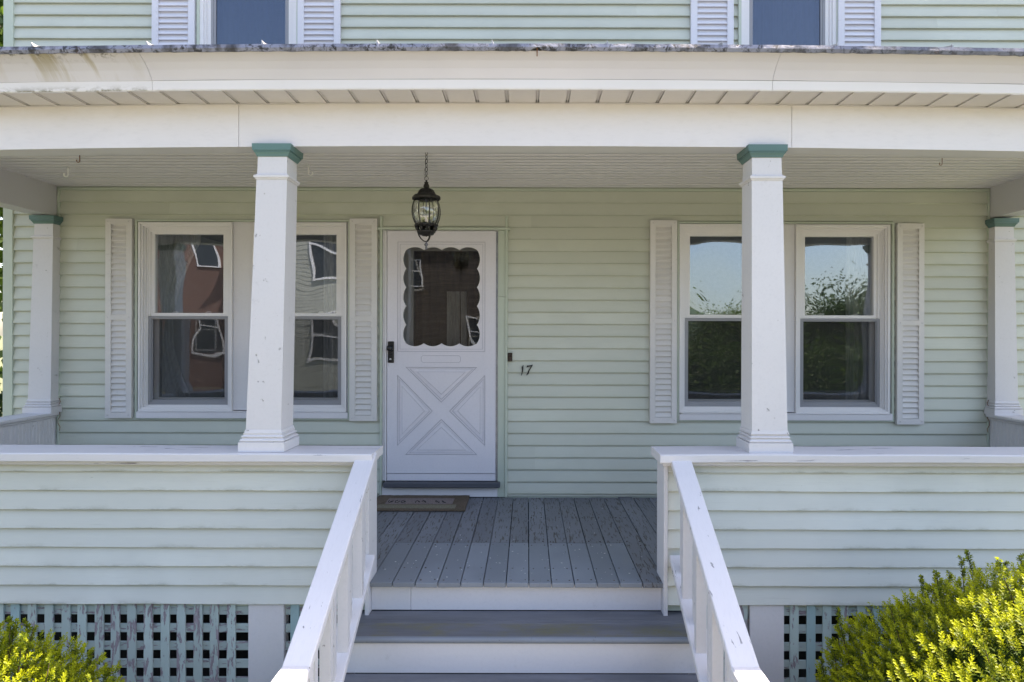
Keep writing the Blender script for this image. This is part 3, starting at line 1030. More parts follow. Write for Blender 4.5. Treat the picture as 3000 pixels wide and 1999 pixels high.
# ------------------------------------------------------------------ porch
ZD = .90
NB = 14
bx0, bpitch = -3.94, .1243
front_ms = MB(); front_ms.box(0, bpitch - .0042, -.012, .640, ZD - .026, ZD, .0025)
rear_ms = MB(); rear_ms.box(0, bpitch - .0042, .6425, WY - .022, ZD - .026, ZD, .002)
long_ms = MB(); long_ms.box(0, bpitch - .0042, -.012, WY - .022, ZD - .026, ZD, .0025)
fm, rm, lm = front_ms.mesh('deck_board', M['deck_new']), rear_ms.mesh('deck_board', M['deck']), long_ms.mesh('deck_board', M['deck'])
deck = HE('porch_deck')
X0B = -.858 + .001
k0 = -25
for k in range(k0, 38):
    x = X0B + k * bpitch
    if x + bpitch > 3.86 or x < -3.93: continue
    inside = -1 < k < 13 and x > -.86 and x + bpitch < .75
    if 0 <= k <= 11:
        link('deck_board', fm, deck, (x, 0, rnd.uniform(-.0015, .001)))
        link('deck_board', rm, deck, (x + rnd.uniform(-.0008, .0008), 0, rnd.uniform(-.002, .0005)))
    elif k == 12 or -2 <= k < 0 or k == 13:
        b = link('deck_board', lm, deck, (x, 0, rnd.uniform(-.0015, .001)))
        if k != 12: b.location.y = .18
    else:
        link('deck_board', rm, deck, (x, -.0, 0))
m = MB()
for k in range(0, 13):
    x = X0B + k * bpitch
    for yy in (.03, .20, .60, .675, 1.2, 1.72):
        for xx in (.022, bpitch - .026):
            if rnd.random() < .08: continue
            cx, cy = x + xx + rnd.uniform(-.006, .006), yy + rnd.uniform(-.008, .008)
            r = rnd.uniform(.0032, .0052)
            m.add([(cx + r * math.cos(a), cy + r * math.sin(a), ZD + .0012) for a in [i * math.pi / 3 for i in range(6)]] +
                  [(cx + r * 1.2 * math.cos(a), cy + r * 1.2 * math.sin(a), ZD - .002) for a in [i * math.pi / 3 for i in range(6)]],
                  [tuple(range(6))] + [(i, 6 + i, 6 + (i + 1) % 6, (i + 1) % 6) for i in range(6)])
tag(HP(m, 'nail_heads', M['steel'], deck), kind='stuff')
m = MB()
for i in range(95):
    cx, cy = rnd.uniform(-.82, .70), rnd.choice([rnd.uniform(.0, .6), rnd.uniform(0, 1.7)])
    r = rnd.uniform(.0012, .0042); st = rnd.uniform(1, 2.2); an = rnd.random() * 3
    vs = []
    for j in range(6):
        a = j * math.pi / 3; px, py = r * st * math.cos(a) * rnd.uniform(.6, 1.2), r * math.sin(a) * rnd.uniform(.6, 1.2)
        vs.append((cx + px * math.cos(an) - py * math.sin(an), cy + px * math.sin(an) + py * math.cos(an), ZD + .0022))
    m.add(vs, [tuple(range(6))])
tag(HP(m, 'paint_flecks', M['hookwhite'], deck), kind='stuff')
m = MB()
for y in (.05, .60, 1.2, 1.7): m.box(-3.9, 3.85, y, y + .04, ZD - .17, ZD - .028)
HP(m, 'joist', M['threshold'], deck)

# treads and risers
steps = HE('steps')
TX0, TX1 = -.935, .880
tz = [.730, .545, .365, .182]
m = MB(); m.box(X0B - .001, -.6412, .030, .055, .7325, ZD - .0265, .002); HP(m, 'riser', M['white'], steps)
m = MB(); m.box(-.6398, .7425, .030, .055, .7325, ZD - .0265, .002); HP(m, 'riser', M['white'], steps)
for i, z in enumerate(tz):
    yb = .030 - .30 * i; yn = yb - .315
    for j, (a, b) in enumerate([(yb - .115, yb - .001), (yb - .150, yb - .1165), (yn + .02, yb - .1515)] if i == 0 else [(yb - .14, yb - .001), (yn + .02, yb - .1415)]):
        m = MB()
        e0, e1 = (1 if a < yb - .16 or j == 2 else 0), 0
        m.box(TX0, TX1, a, b, z - .030, z, .0015)
        m.e = [1.0 if j == (2 if i == 0 else 1) else 0.06] * len(m.v)
        HP(m, 'tread', M['tread'], steps)
    m = MB()
    prof = [(yn + .0195, z - .030)]
    prof += [(yn + .012 - .014 * math.sin(a), z - .015 - .015 * math.cos(a)) for a in [i * math.pi / 8 for i in range(9)]] + [(yn + .0195, z)]
    m.strip_x(prof, [TX0 - .004, TX1 + .004])
    HP(m, 'nosing', M['deck_new'], steps)
    if i < 3:
        m = MB(); m.box(TX0 + .01, TX1 - .01, yb - .297, yb - .275, tz[i + 1] + .001, z - .0305, .001)
    else:
        m = MB(); m.box(TX0 + .01, TX1 - .01, yb - .297, yb - .275, 0.0, z - .0305, .001)
    HP(m, 'riser', M['white'], steps)
for x in (TX0 - .022, TX1 - .002 + .006):
    m = MB()
    outl = [(-1.20, 0), (-1.20, .15), (.0, .70), (.0, 0)]
    vs = [(x, y, z) for y, z in outl] + [(x + .018, y, z) for y, z in outl]
    m.add(vs, [(0, 1, 2, 3), (7, 6, 5, 4), (0, 4, 5, 1), (1, 5, 6, 2), (2, 6, 7, 3), (3, 7, 4, 0)])
    HP(m, 'stringer', M['old_white'], steps)

# stair railings
SL = .588
def slanted(mb, x0, x1, y0, y1, ztop, th, c=.004):
    """plank whose top passes through z=ztop at y=y1 and falls by SL towards y0 (y0<y1)"""
    dz = -(y1 - y0) * SL
    pr = [(x0, -th), (x0, -c), (x0 + c, 0), (x1 - c, 0), (x1, -c), (x1, -th)]
    vs = [(x, y1, ztop + z) for x, z in pr] + [(x, y0, ztop + dz + z) for x, z in pr]
    n = 6
    fs = [tuple(range(n)), tuple(reversed(range(n, 2 * n)))] + [(i, n + i, n + (i + 1) % n, (i + 1) % n) for i in range(n)]
    mb.add(vs, fs)
def stair_rail(xc, sgn):
    r = HE('stair_railing')
    m = MB(); slanted(m, xc - .053, xc + .053, -1.095, -.036, 1.615, .036)
    HP(m, 'handrail', M['old_white_y'], r)
    m = MB(); slanted(m, xc - .020, xc + .020, -1.085, -.036, 1.5785, .055)
    HP(m, 'under_rail', M['old_white_y'], r)
    m = MB(); slanted(m, xc - .050 , xc + .045, -1.085, -.034, 1.060, .034)
    HP(m, 'bottom_rail', M['old_white_y'], r)
    for k in range(8):
        y = -.125 - k * .125
        zb = 1.060 + SL * (y + .034); zt = 1.5235 + SL * (y + .036)
        x = xc + (sgn * .012 if k % 2 == 0 else -sgn * .012)
        m = MB()
        c, hw, hy = .002, .024, .018
        vs = []
        for (dx, dy) in ((-hw, -hy), (hw, -hy), (hw, hy), (-hw, hy)):
            vs += [(x + dx, y + dy, zb + SL * dy + .0005), (x + dx, y + dy, zt + SL * dy - .0005)]
        m.add(vs, [(0, 2, 3, 1), (2, 4, 5, 3), (4, 6, 7, 5), (6, 0, 1, 7), (1, 3, 5, 7), (0, 6, 4, 2)])
        HP(m, 'baluster', M['old_white'], r)
    m = MB(); m.box(xc - .045, xc + .045, -1.24, -1.15, 0, .958, .004)
    HP(m, 'newel_post', M['old_white'], r)
    m = MB(); m.box(xc - .056, xc + .056, -1.48, -1.062, .960, 1.008, .008)
    HP(m, 'handrail_end', M['old_white_y'], r)
stair_rail(-.868, -1)
stair_rail(.824, 1)

# parapets with siding
PZ0, PP = .783, .1030
def parapet(x0, x1, inner, sx):
    """x0<x1 ; inner = the end at the steps"""
    p = HE('porch_parapet')
    xi0, xi1 = (x0, x1 - .0225) if sx < 0 else (x0 + .0225, x1)
    m = MB(); m.box(xi0, xi1, .012, .140, .74, 1.548)
    HP(m, 'core', M['siding_trim'], p)
    for k in range(8):
        za = PZ0 + PP * k; zb = za + PP
        zhi = min(zb + .004, 1.5485)
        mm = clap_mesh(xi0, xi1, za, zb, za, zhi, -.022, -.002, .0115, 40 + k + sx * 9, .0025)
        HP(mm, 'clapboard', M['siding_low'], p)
    # end board
    m = MB()
    if sx < 0: m.box(x1 - .022, x1, -.030, .152, .725, 1.5485, .002)
    else: m.box(x0, x0 + .022, -.030, .152, .725, 1.5485, .002)
    HP(m, 'end_board', M['old_white'], p)
    # cap: top board with a moulding beneath
    ca, cb = (x0, x1 + .031) if sx < 0 else (x0 - .033, x1)
    m = MB()
    pr = [(-.086, 1.5705), (-.090, 1.576), (-.090, 1.611), (-.084, 1.617), (.162, 1.617), (.167, 1.612), (.167, 1.5705)]
    m.strip_x(pr, frange(ca, cb, .35), wob=.003, seed=5 + sx)
    HP(m, 'cap_board', M['old_white_x'], p)
    m = MB()
    pr = [(-.060, 1.549), (-.066, 1.556), (-.068, 1.5690), (.150, 1.5690), (.146, 1.549)]
    ca2, cb2 = (x0, x1 + .014) if sx < 0 else (x0 - .014, x1)
    m.strip_x(pr, frange(ca2, cb2, .35), wob=.0015, seed=8 + sx)
    HP(m, 'cap_moulding', M['old_white_x'], p)
parapet(-4.06, -.858, 1, -1)
parapet(.743, 4.00, -1, 1)

# lattice skirt -----------------------------------------------------------------
def skirt(xa, xb, first):
    l = HE('lattice_skirt')
    m = MB(); m.box(-.0235, .0235, -.004, .008, 0, .781, .0015)
    mv = [m.mesh('lattice_slat', M[k]) for k in ('lat_v0', 'lat_v1', 'lat_v2')]
    x = first; n = 0
    while x < xb - .03:
        if x > xa + .02:
            if xa > 0: pick = [1, 2, 1, 0][n % 4]
            else: pick = 0 if -2.35 < x < -1.6 and n % 5 != 2 else (2 if (x < -2.6 and n % 2) or x > -1.3 else 1)
            if rnd.random() < .15: pick = 1
            o = link('lattice_slat', mv[pick], l, (x, rnd.uniform(-.001, .001), 0))
            o.rotation_euler = (0, rnd.uniform(-.004, .004), 0)
        x += .0908 + rnd.uniform(-.002, .002); n += 1
    m = MB(); m.box(xa + .001, xb - .001, .0095, .021, -.0235, .0235, .0015)
    mh = m.mesh('lattice_rail', M['lat_h'])
    z = .737
    while z > .05:
        link('lattice_rail', mh, l, (0, 0, z)); z -= .0975
skirt(-4.02, -1.520, -3.975)
skirt(-1.325, -.94, -1.2715)
skirt(.90, 1.217, .912)
skirt(1.405, 3.98, 1.465)
for a, b in ((-1.520, -1.326), (1.218, 1.404)):
    m = MB(); m.box(a, b, -.012, .06, 0, .7815, .002)
    HP(m, 'skirt_post', M['white'])
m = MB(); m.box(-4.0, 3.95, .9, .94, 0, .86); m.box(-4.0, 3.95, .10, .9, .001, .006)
HP(m, 'crawl_shade_sheet', M['crawl_dark'])  # dark sheets added behind the lattice, painted as under-deck shade

# columns -------------------------------------------------------------------------
def frustum(mb, x0, y0, w0, d0, z0, x1, y1, w1, d1, z1):
    vs = []
    for (x, y, w, d, z) in ((x0, y0, w0, d0, z0), (x1, y1, w1, d1, z1)):
        vs += [(x - w / 2, y - d / 2, z), (x + w / 2, y - d / 2, z), (x + w / 2, y + d / 2, z), (x - w / 2, y + d / 2, z)]
    mb.add(vs, [(0, 3, 2, 1), (4, 5, 6, 7), (0, 1, 5, 4), (1, 2, 6, 5), (2, 3, 7, 6), (3, 0, 4, 7)])
def column(xb, xt, y, zb, zt, wb, ws, wt, half=False):
    c = HE('porch_column')
    def D(w): return w * .5 if half else w * .84 + .012
    def Y(w): return y + (0 if not half else -D(w) / 2)
    def X(z): return xb + (xt - xb) * (z - zb) / (zt - zb)
    def seg(m, w0, z0, w1, z1):
        frustum(m, X(z0), Y(w0), w0, D(w0), z0, X(z1), Y(w1), w1, D(w1), z1)
    m = MB()
    seg(m, wb, zb + .0005, wb, zb + .052)
    def torus(w0, w1, za, zc, n=5):
        for i in range(n):
            p0, p1 = i / n, (i + 1) / n
            q = lambda t: w0 + (w1 - w0) * math.sin(t * math.pi)
            seg(m, q(p0), za + (zc - za) * p0 + .0001, q(p1), za + (zc - za) * p1)
    torus(wb - .022, wb - .008, zb + .0522, zb + .068)
    seg(m, wb - .030, zb + .0682, wb - .030, zb + .073)
    torus(wb - .036, wb - .022, zb + .0732, zb + .088)
    seg(m, wb - .044, zb + .0882, ws + .020, zb + .100)
    seg(m, ws + .014, zb + .1004, ws + .006, zb + .116)
    HP(m, 'base', M['old_white'], c)
    m = MB()
    zr = zt - .190
    seg(m, ws, zb + .1162, wt, zr)
    HP(m, 'shaft', M['old_white'], c)
    m = MB()
    seg(m, wt + .010, zr + .0002, wt + .014, zr + .008); seg(m, wt + .024, zr + .0082, wt + .026, zr + .020); seg(m, wt + .012, zr + .0202, wt + .004, zr + .028)
    HP(m, 'neck_moulding', M['old_white'], c)
    m = MB(); seg(m, wt - .004, zr + .0282, wt - .008, zt - .0662)
    HP(m, 'neck', M['old_white'], c)
    m = MB()
    f = [(wt + .002, 0), (wt + .012, .012), (wt + .026, .022)]
    for (w0, a), (w1, b) in zip(f[:-1], f[1:]): seg(m, w0, zt - .066 + a, w1, zt - .066 + b)
    seg(m, wt + .030, zt - .0438, wt + .030, zt - .036)
    seg(m, wt + .042, zt - .0358, wt + .046, zt - .0002)
    HP(m, 'cap', M['cap'], c)
column(-1.436, -1.390, .060, 1.618, 3.289, .250, .191, .166)
column(1.319, 1.303, .060, 1.618, 3.289, .238, .193, .168)
column(-3.975, -3.975, .060, 1.618, 3.236, .250, .191, .160)
column(3.925, 3.925, .060, 1.618, 3.236, .240, .191, .160)
column(-3.985, -3.962, WY - .018, 1.600, 3.218, .235, .186, .160, True)
column(3.915, 3.905, WY - .018, 1.600, 3.210, .235, .186, .160, True)
# rusty clip where each wall column meets the siding
m = MB()
for sx, X in ((1, -3.872), (-1, 3.815)):
    pts = [(X + .012 * sx * math.sin(i * 1.7), WY - .045, 1.60 + i * -.03 + .12) for i in range(10)]
    m.tube(pts, .0025, 5)
HP(m, 'old_wire', M['hookrust'])

# beam, soffit and eave --------------------------------------------------------------
xs_all = frange(-4.1, 4.04, .2)
def xspan(a, b): return [a] + [x for x in frange(math.ceil(a / .2) * .2, math.floor(b / .2) * .2, .2) if a + .01 < x < b - .01] + [b]
for a, b in ((-4.06, -1.586), (-1.583, 1.446), (1.449, 4.00)):
    m = MB()
    m.strip_x([(.004, 3.285), (.004, 3.40), (.004, 3.519), (.012, 3.519), (.012, 3.285)], xspan(a, b), crown, edges=[0, .4, 1, 1, 0], wob=.0015, seed=a)
    HP(m, 'beam_face', M['beam'])
m = MB(); m.strip_x([(.013, 3.287), (.013, 3.50), (.136, 3.50), (.136, 3.287)], xspan(-4.06, 4.0), crown)
HP(m, 'porch_beam', M['ceiling'])
for a, b in ((-4.06, -3.91), (3.84, 3.99)):
    m = MB(); m.box(a, b, .137, WY - .02, 3.226, 3.50, .003)
    HP(m, 'porch_end_beam', M['ceiling'])
# beadboard ceiling, real grooves
m = MB()
y = .137
while y < WY - .03:
    m.strip_x([(y, 3.4805), (y + .005, 3.4955), (y + .011, 3.4805), (y + .018, 3.4735), (y + .025, 3.4805), (y + .076, 3.4805), (y + .076, 3.499), (y, 3.499)],
              [-3.909, 3.839], capends=False)
    y += .0762
tag(HP(m, 'porch_ceiling', M['ceiling']), kind='stuff')
# soffit panels with gaps between
p = .1637
x = -4.1
x = -.108 - p * 24
sof = HE('soffit')
while x < 4.1:
    m = MB()
    w = p - .019
    z = 3.5245
    m.add([(0, -.172, z), (w, -.172, z), (w, .0025, z - .004), (0, .0025, z - .004), (0, -.172, z + .011), (w, -.172, z + .011), (w, .0025, z + .007), (0, .0025, z + .007)],
          [(0, 3, 2, 1), (4, 5, 6, 7), (0, 1, 5, 4), (1, 2, 6, 5), (2, 3, 7, 6), (3, 0, 4, 7)])
    m.add([(w + .0065, -.172, z + .003), (w + .0125, -.172, z + .003), (w + .0125, .0025, z - .001), (w + .0065, .0025, z - .001)], [(3, 2, 1, 0)])
    m.box(w - .002, p + .002, -.17, .0, z + .012, z + .014)
    o = build(m, 'soffit_panel', M['aluminium'], sof)
    o.location = (x + .006, 0, crown(x + .08))
    x += p
m = MB(); m.strip_x([(-.004, 3.5145), (.003, 3.5145), (.003, 3.5195), (-.004, 3.5195)], xspan(-4.06, 4.0), crown)
HP(m, 'soffit_channel', M['aluminium'])
m = MB()
for a, b in ((-4.5, -1.951), (-1.949, 1.269), (1.271, 4.45)):
    m = MB()
    prof = [(-.1785, 3.5772), (-.190, 3.592), (-.212, 3.618), (-.243, 3.645), (-.281, 3.667), (-.292, 3.672), (-.281, 3.680), (-.17, 3.590)]
    m.strip_x(prof, xspan(a, b), crown, edges=[0, .12, .35, .65, .93, 1, 1, 0], wob=.003, seed=a + 3)
    HP(m, 'crown_panel', M['crown'])
    m = MB()
    m.strip_x([(-.172, 3.5265), (-.176, 3.530), (-.178, 3.576), (-.170, 3.5775), (-.160, 3.5775), (-.160, 3.5265)], xspan(a, b), crown, edges=[1, 1, 0, 0, 0, 1], wob=.001, seed=a)
    HP(m, 'crown_lip', M['lip'])
# ragged drip edge
def drip(a, b, y0, z0, seed):
    m = MB(); xs = frange(a, b, .022); vs = []; n = 5
    for x in xs:
        c = crown(x)
        j = .0035 * mnoise.noise(Vector((x * 14, seed, 0))) + .003 * mnoise.noise(Vector((x * 47, seed, 3)))
        dent = .016 * math.exp(-((x - .048) / .022) ** 2)
        t = .0018 * mnoise.noise(Vector((x * 9, 5, seed)))
        by = .004 * mnoise.noise(Vector((x * 6, 9, seed)))
        vs += [(x, y0 + by, z0 - .036 + c + j + dent), (x, y0 - .006 + by, z0 - .020 + c + t), (x, y0 + by * .5, z0 + c + t),
               (x, y0 + .03, z0 + .004 + c), (x, y0 + .008, z0 - .035 + c + j + dent)]
    fs = []
    for i in range(len(xs) - 1):
        for k in range(n):
            l = (k + 1) % n
            fs.append((i * n + k, (i + 1) * n + k, (i + 1) * n + l, i * n + l))
    m.add(vs, fs)
    HP(m, 'drip_edge', M['drip'])
drip(-4.5, 1.570, -.300, 3.7055, 1)
drip(1.560, 4.45, -.304, 3.7035, 4)
m = MB(); m.box(.043, .0485, -.297, -.293, 3.648, 3.69); HP(m, 'bent_nail', M['hookrust'])
# standing seam porch roof
rf = HE('porch_roof')
RS = .32
m = MB()
xs = xspan(-4.5, 4.45)
m.strip_x([(-.298, 3.694), (-.298, 3.702), (WY - .022, 3.702 + RS * (WY + .276)), (WY - .022, 3.60)], xs, crown)
HP(m, 'roof_sheet', M['roof_metal'], rf)
x = -2.478 - .575 * 3
while x < 4.4:
    m = MB(); c = crown(x)
    z0 = 3.7025 + c
    vs = [(x - .003, -.300, z0), (x + .003, -.300, z0), (x + .003, -.300, z0 + .012), (x - .003, -.300, z0 + .013)]
    ze = 3.702 + RS * (WY + .276) + c
    vs += [(x - .003, WY - .025, ze), (x + .003, WY - .025, ze), (x + .003, WY - .025, ze + .012), (x - .003, WY - .025, ze + .013)]
    m.add(vs, [(0, 1, 2, 3), (7, 6, 5, 4), (0, 4, 5, 1), (1, 5, 6, 2), (2, 6, 7, 3), (3, 7, 4, 0)])
    # folded-up end tab of the seam
    m.add([(x - .004, -.302, z0), (x + .009, -.294, z0), (x - .003, -.300, z0 + .024), (x + .014, -.25, z0 + .012)], [(0, 1, 2), (1, 3, 2), (0, 2, 3), (0, 3, 1)])
    HP(m, 'standing_seam', M['roof_metal'], rf)
    x += .575

# end rails of the porch (beadboard)
for sx, xi, xo in ((-1, -3.91, -4.06), (1, 3.835, 3.985)):
    r = HE('porch_end_rail')
    m = MB(); m.box(min(xi, xo) + .01, max(xi, xo) - .01, .21, WY - .03, .74, 1.575)
    HP(m, 'core', M['old_white'], r)
    m = MB(); y = .21
    while y < WY - .06:
        a, b = (xi - .008, xi) if sx < 0 else (xi, xi + .008)
        m.box(a, b, y, y + .0335, .905, 1.565, .003); y += .0345
    tag(HP(m, 'beadboard', M['old_white'], r), kind='stuff')
    m = MB(); m.box(min(xi, xo) - .035, max(xi, xo) + .035, .242, WY - .024, 1.578, 1.605, .006)
    m.box(min(xi, xo) - .012, max(xi, xo) + .012, .22, WY - .025, 1.555, 1.5775, .006)
    HP(m, 'cap_board', M['old_white'], r)
    for k in range(8):
        za = PZ0 + PP * k
        mm = MB()
        a = xo - .014 if sx < 0 else xo
        mm.box(a, a + .014, .2, WY - .03, za, za + PP - .002, .002)
        HP(mm, 'clapboard', M['siding_low'], r)

# ------------------------------------------------------------------ lantern
LX, LY, CZ = -.698, .88, 2.26
def Lz(rel): return CZ + rel
lan = tag(empty('porch_lantern', (LX, LY, 3.478)), 'black cast iron lantern hanging on a chain in front of the storm door', 'lantern')
def LP(m, name, mat, parent=None):
    o = build(m, name, mat, parent or lan)
    if parent is None: o.location = (-LX, -LY, -3.478)
    return o
m = MB()
m.lathe([(.0001, 3.540), (.02, 3.540), (.022, 3.530), (.006, 3.520), (.0001, 3.516)], LX, LY, 16)
LP(m, 'ceiling_hook', M['iron'])
z = 3.520; k = 0
zend = 3.350
while z > zend:
    m = MB()
    pts = []
    for i in range(12):
        a = i * math.pi / 6
        u, v = .0080 * math.cos(a), .0165 * math.sin(a)
        pts.append((LX + (u if k % 2 == 0 else .5 * u), LY + (.0 if k % 2 == 0 else u), z - .0165 + v))
    m.tube(pts, .0022, 5, closed=True)
    LP(m, 'chain_link', M['iron'])
    z -= .0285; k += 1
m = MB()
m.tube([(LX + .0135 * math.cos(a), LY, 3.327 + .0135 * math.sin(a)) for a in [i * math.pi / 8 for i in range(16)]], .0018, 6, closed=True)
LP(m, 'loop', M['iron'])
m = MB()
m.tube([(LX - .001, LY, 3.46), (LX - .008, LY - .003, 3.43), (LX - .004, LY, 3.405), (LX - .013, LY - .004, 3.385), (LX - .016, LY, 3.36), (LX - .004, LY, 3.333), (LX, LY, 3.31)], .0013, 5)
LP(m, 'wire', M['iron'])
m = MB()
m.lathe([(.0001, 3.316), (.005, 3.315), (.006, 3.304), (.012, 3.302), (.015, 3.297), (.011, 3.292), (.018, 3.282), (.0195, 3.270), (.015, 3.262), (.018, 3.257), (.026, 3.256)], LX, LY, 20, ridges=8, ramp=.06)
LP(m, 'finial', M['iron'])
m = MB()
m.lathe([(.020, 3.2565), (.038, 3.254), (.050, 3.245), (.058, 3.228), (.067, 3.214), (.088, 3.207), (.0945, 3.198), (.0945, 3.182), (.086, 3.180), (.082, 3.190), (.0001, 3.196)], LX, LY, 48, ridges=8, ramp=.035)
LP(m, 'lid', M['iron'])
body = [(.078, 3.184), (.089, 3.160), (.098, 3.120), (.099, 3.088), (.092, 3.050), (.078, 3.016), (.070, 3.006)]
m = MB(); m.lathe([(r - .004, z) for r, z in body], LX, LY, 40)
LP(m, 'glass', M['lantern_glass'])
for k in range(8):
    a = 2 * math.pi * (k + .5) / 8
    m = MB()
    dense = []
    for (r0, z0), (r1, z1) in zip(body[:-1], body[1:]):
        dense += [(r0 + (r1 - r0) * t, z0 + (z1 - z0) * t) for t in (0, .5)]
    dense.append(body[-1])
    m.tube([(LX + r * math.cos(a), LY + r * math.sin(a), z) for r, z in dense], .0036, 6)
    LP(m, 'rib', M['iron'])
m = MB()
m.lathe([(.0001, 3.012), (.074, 3.012), (.080, 3.010), (.082, 3.002), (.076, 2.996), (.066, 2.994)], LX, LY, 32, ridges=8, ramp=.02)
LP(m, 'lower_ring', M['iron'])
m = MB()
for k in range(8):
    a = 2 * math.pi * (k + .5) / 8
    m.tube([(LX + .072 * math.cos(a), LY + .072 * math.sin(a), 2.996), (LX + .066 * math.cos(a), LY + .066 * math.sin(a), 2.982), (LX + .056 * math.cos(a), LY + .056 * math.sin(a), 2.965)], [.010, .012, .008], 6)
m.lathe([(.0001, 2.968), (.056, 2.968), (.063, 2.963), (.063, 2.955), (.054, 2.951), (.050, 2.940), (.030, 2.938), (.028, 2.932), (.0001, 2.932)], LX, LY, 32)
m.tube([(LX, LY, 2.933), (LX, LY, 2.925)], .004, 6)
LP(m, 'base_cup', M['iron'])
m = MB()
for s in (0, 1, 2):
    a = s * 2.094 + 3.3
    ca, sa = math.cos(a), math.sin(a)
    m.tube([(LX + r * ca, LY + r * sa, z) for r, z in ((.056, 2.955), (.050, 2.935), (.036, 2.912), (.018, 2.897), (.004, 2.893))], [.0055, .005, .0045, .004, .004], 6)
LP(m, 'bottom_arms', M['iron'])
m = MB(); m.lathe([(.0001, 2.897), (.006, 2.893), (.004, 2.886), (.012, 2.876), (.012, 2.868), (.005, 2.858), (.008, 2.850), (.006, 2.843), (.0001, 2.834)], LX, LY, 16, ridges=4, ramp=.12)
LP(m, 'drop_finial', M['iron_pale'])
m = MB(); m.tube([(LX, LY, 3.19), (LX, LY, 2.97)], .004, 6)
for k in range(3):
    a = k * 2.094 + .4
    m.tube([(LX + .024 * math.cos(a), LY + .024 * math.sin(a), 3.005), (LX + .024 * math.cos(a), LY + .024 * math.sin(a), 3.045)], .008, 8)
LP(m, 'lamp_sockets', M['iron_pale'])
m = MB()
for k in range(3):
    a = k * 2.094 + .4
    m.lathe([(.006, 3.045), (.011, 3.06), (.012, 3.07), (.007, 3.09), (.0001, 3.105)], LX + .024 * math.cos(a), LY + .024 * math.sin(a), 10)
LP(m, 'bulbs', M['lantern_glass'])

lan.location = (-.665, .68, 3.4207)
lan.scale = (.953, .953, .953)

# ------------------------------------------------------------------ hooks under the ceiling
def hook(x, y, top, size, mat, label, r, flip=1, group=None):
    o = MB()
    pts = [(0, 0, 0), (0, 0, -size * .55)]
    for i in range(9):
        a = i / 8 * 1.25 * math.pi
        pts.append((flip * -(size * .19 - size * .19 * math.cos(a)), 0, -size * .75 - size * .2 * math.sin(a)))
    o.tube(pts, r, 6)
    ob = build(o, 'ceiling_hook', mat, None, (x, y, top))
    tag(ob, label, 'hook', 'hooks screwed into the porch ceiling')
hook(-3.37, 1.16, 3.4795, .080, M['hookwhite'], 'white ceiling hook at the far left corner of the porch', .0045)
hook(-1.585, 1.10, 3.4795, .080, M['hookwhite'], 'white ceiling hook just right of the left front column', .0045, -1)
hook(-3.07, .86, 3.4795, .055, M['hookrust'], 'short rusty brown hook near the left end of the ceiling', .0028)
hook(2.866, .90, 3.4795, .052, M['hookrust'], 'small rusty hook in the ceiling right of the right front column', .0022, 1)

# ------------------------------------------------------------------ house number 17
hn = tag(empty('house_number', (-.01, WY - .022, 1.95)), 'black numerals 17 screwed to the green siding right of the door', 'house number')
def N(u, v): return (-.0520 + (u - 975) / 1916 * .3131 - 0.0 , 2.003 - (v - 840) / 1568 * .2562)
one = [(1078, 848), (1098, 880), (1100, 1000), (1084, 1150), (1040, 1300), (1000, 1396), (975, 1390), (1005, 1270), (1018, 1120), (1000, 985), (1010, 950), (1060, 915)]
sev = [(1560, 840), (1572, 860), (1530, 930), (1470, 1040), (1410, 1150), (1385, 1240), (1370, 1300), (1310, 1340), (1265, 1392), (1250, 1370), (1290, 1260), (1340, 1150), (1410, 1030), (1490, 905), (1400, 935), (1330, 965), (1255, 995), (1280, 880), (1400, 880), (1480, 868)]
for poly in (one, sev):
    pts = [N(u, v) for u, v in poly][::-1]
    m = MB(); m.plate(pts, WY - .031, WY - .020)
    o = build(m, 'digit', M['black'], hn); o.location = (.01, -(WY - .022), -1.95)

# ------------------------------------------------------------------ doormat
dm = tag(empty('doormat', (-.84, 1.55, ZD)), 'worn brown coir doormat on the deck boards at the front door', 'doormat')
def DP(m, name, mat):
    o = build(m, name, mat, dm); o.location = (.84, -1.55, -ZD); return o
m = MB()
xs = frange(-1.22, -.475, .03)
vs = []
for x in xs:
    for (y, z) in ((1.340, .903), (1.338, .914), (1.347, .922), (1.742, .923), (1.748, .912), (1.748, .903)):
        j = .0022 * mnoise.noise(Vector((x * 40, y * 30, z * 50)))
        vs.append((x, y + j, z + j))
n = 6
m.add(vs, [(i * n + k, (i + 1) * n + k, (i + 1) * n + (k + 1) % n, i * n + (k + 1) % n) for i in range(len(xs) - 1) for k in range(n)] +
      [tuple(range(n)), tuple(reversed([(len(xs) - 1) * n + k for k in range(n)]))])
DP(m, 'coir_pad', M['coir'])
m = MB(); m.box(-1.115, -.585, 1.475, 1.640, .9225, .9262, .0015); DP(m, 'centre_panel', M['coir_panel'])
m = MB(); m.box(-1.16, -.55, 1.352, 1.455, .9225, .9255, .0015); DP(m, 'front_band', M['coir_band'])
m = MB()
for i in range(9):
    x = -1.08 + i * .053 + rnd.uniform(-.006, .006)
    if i in (3, 6): continue
    pts = [(x + .018 * math.sin(t * 1.9 + i), 1.525 + .03 * math.sin(t * 2.7 + i * 1.3) + .004 * t, .9266) for t in [q * .35 for q in range(9)]]
    m.tube(pts, .0032, 5)
DP(m, 'printed_script', M['coir_ink'])

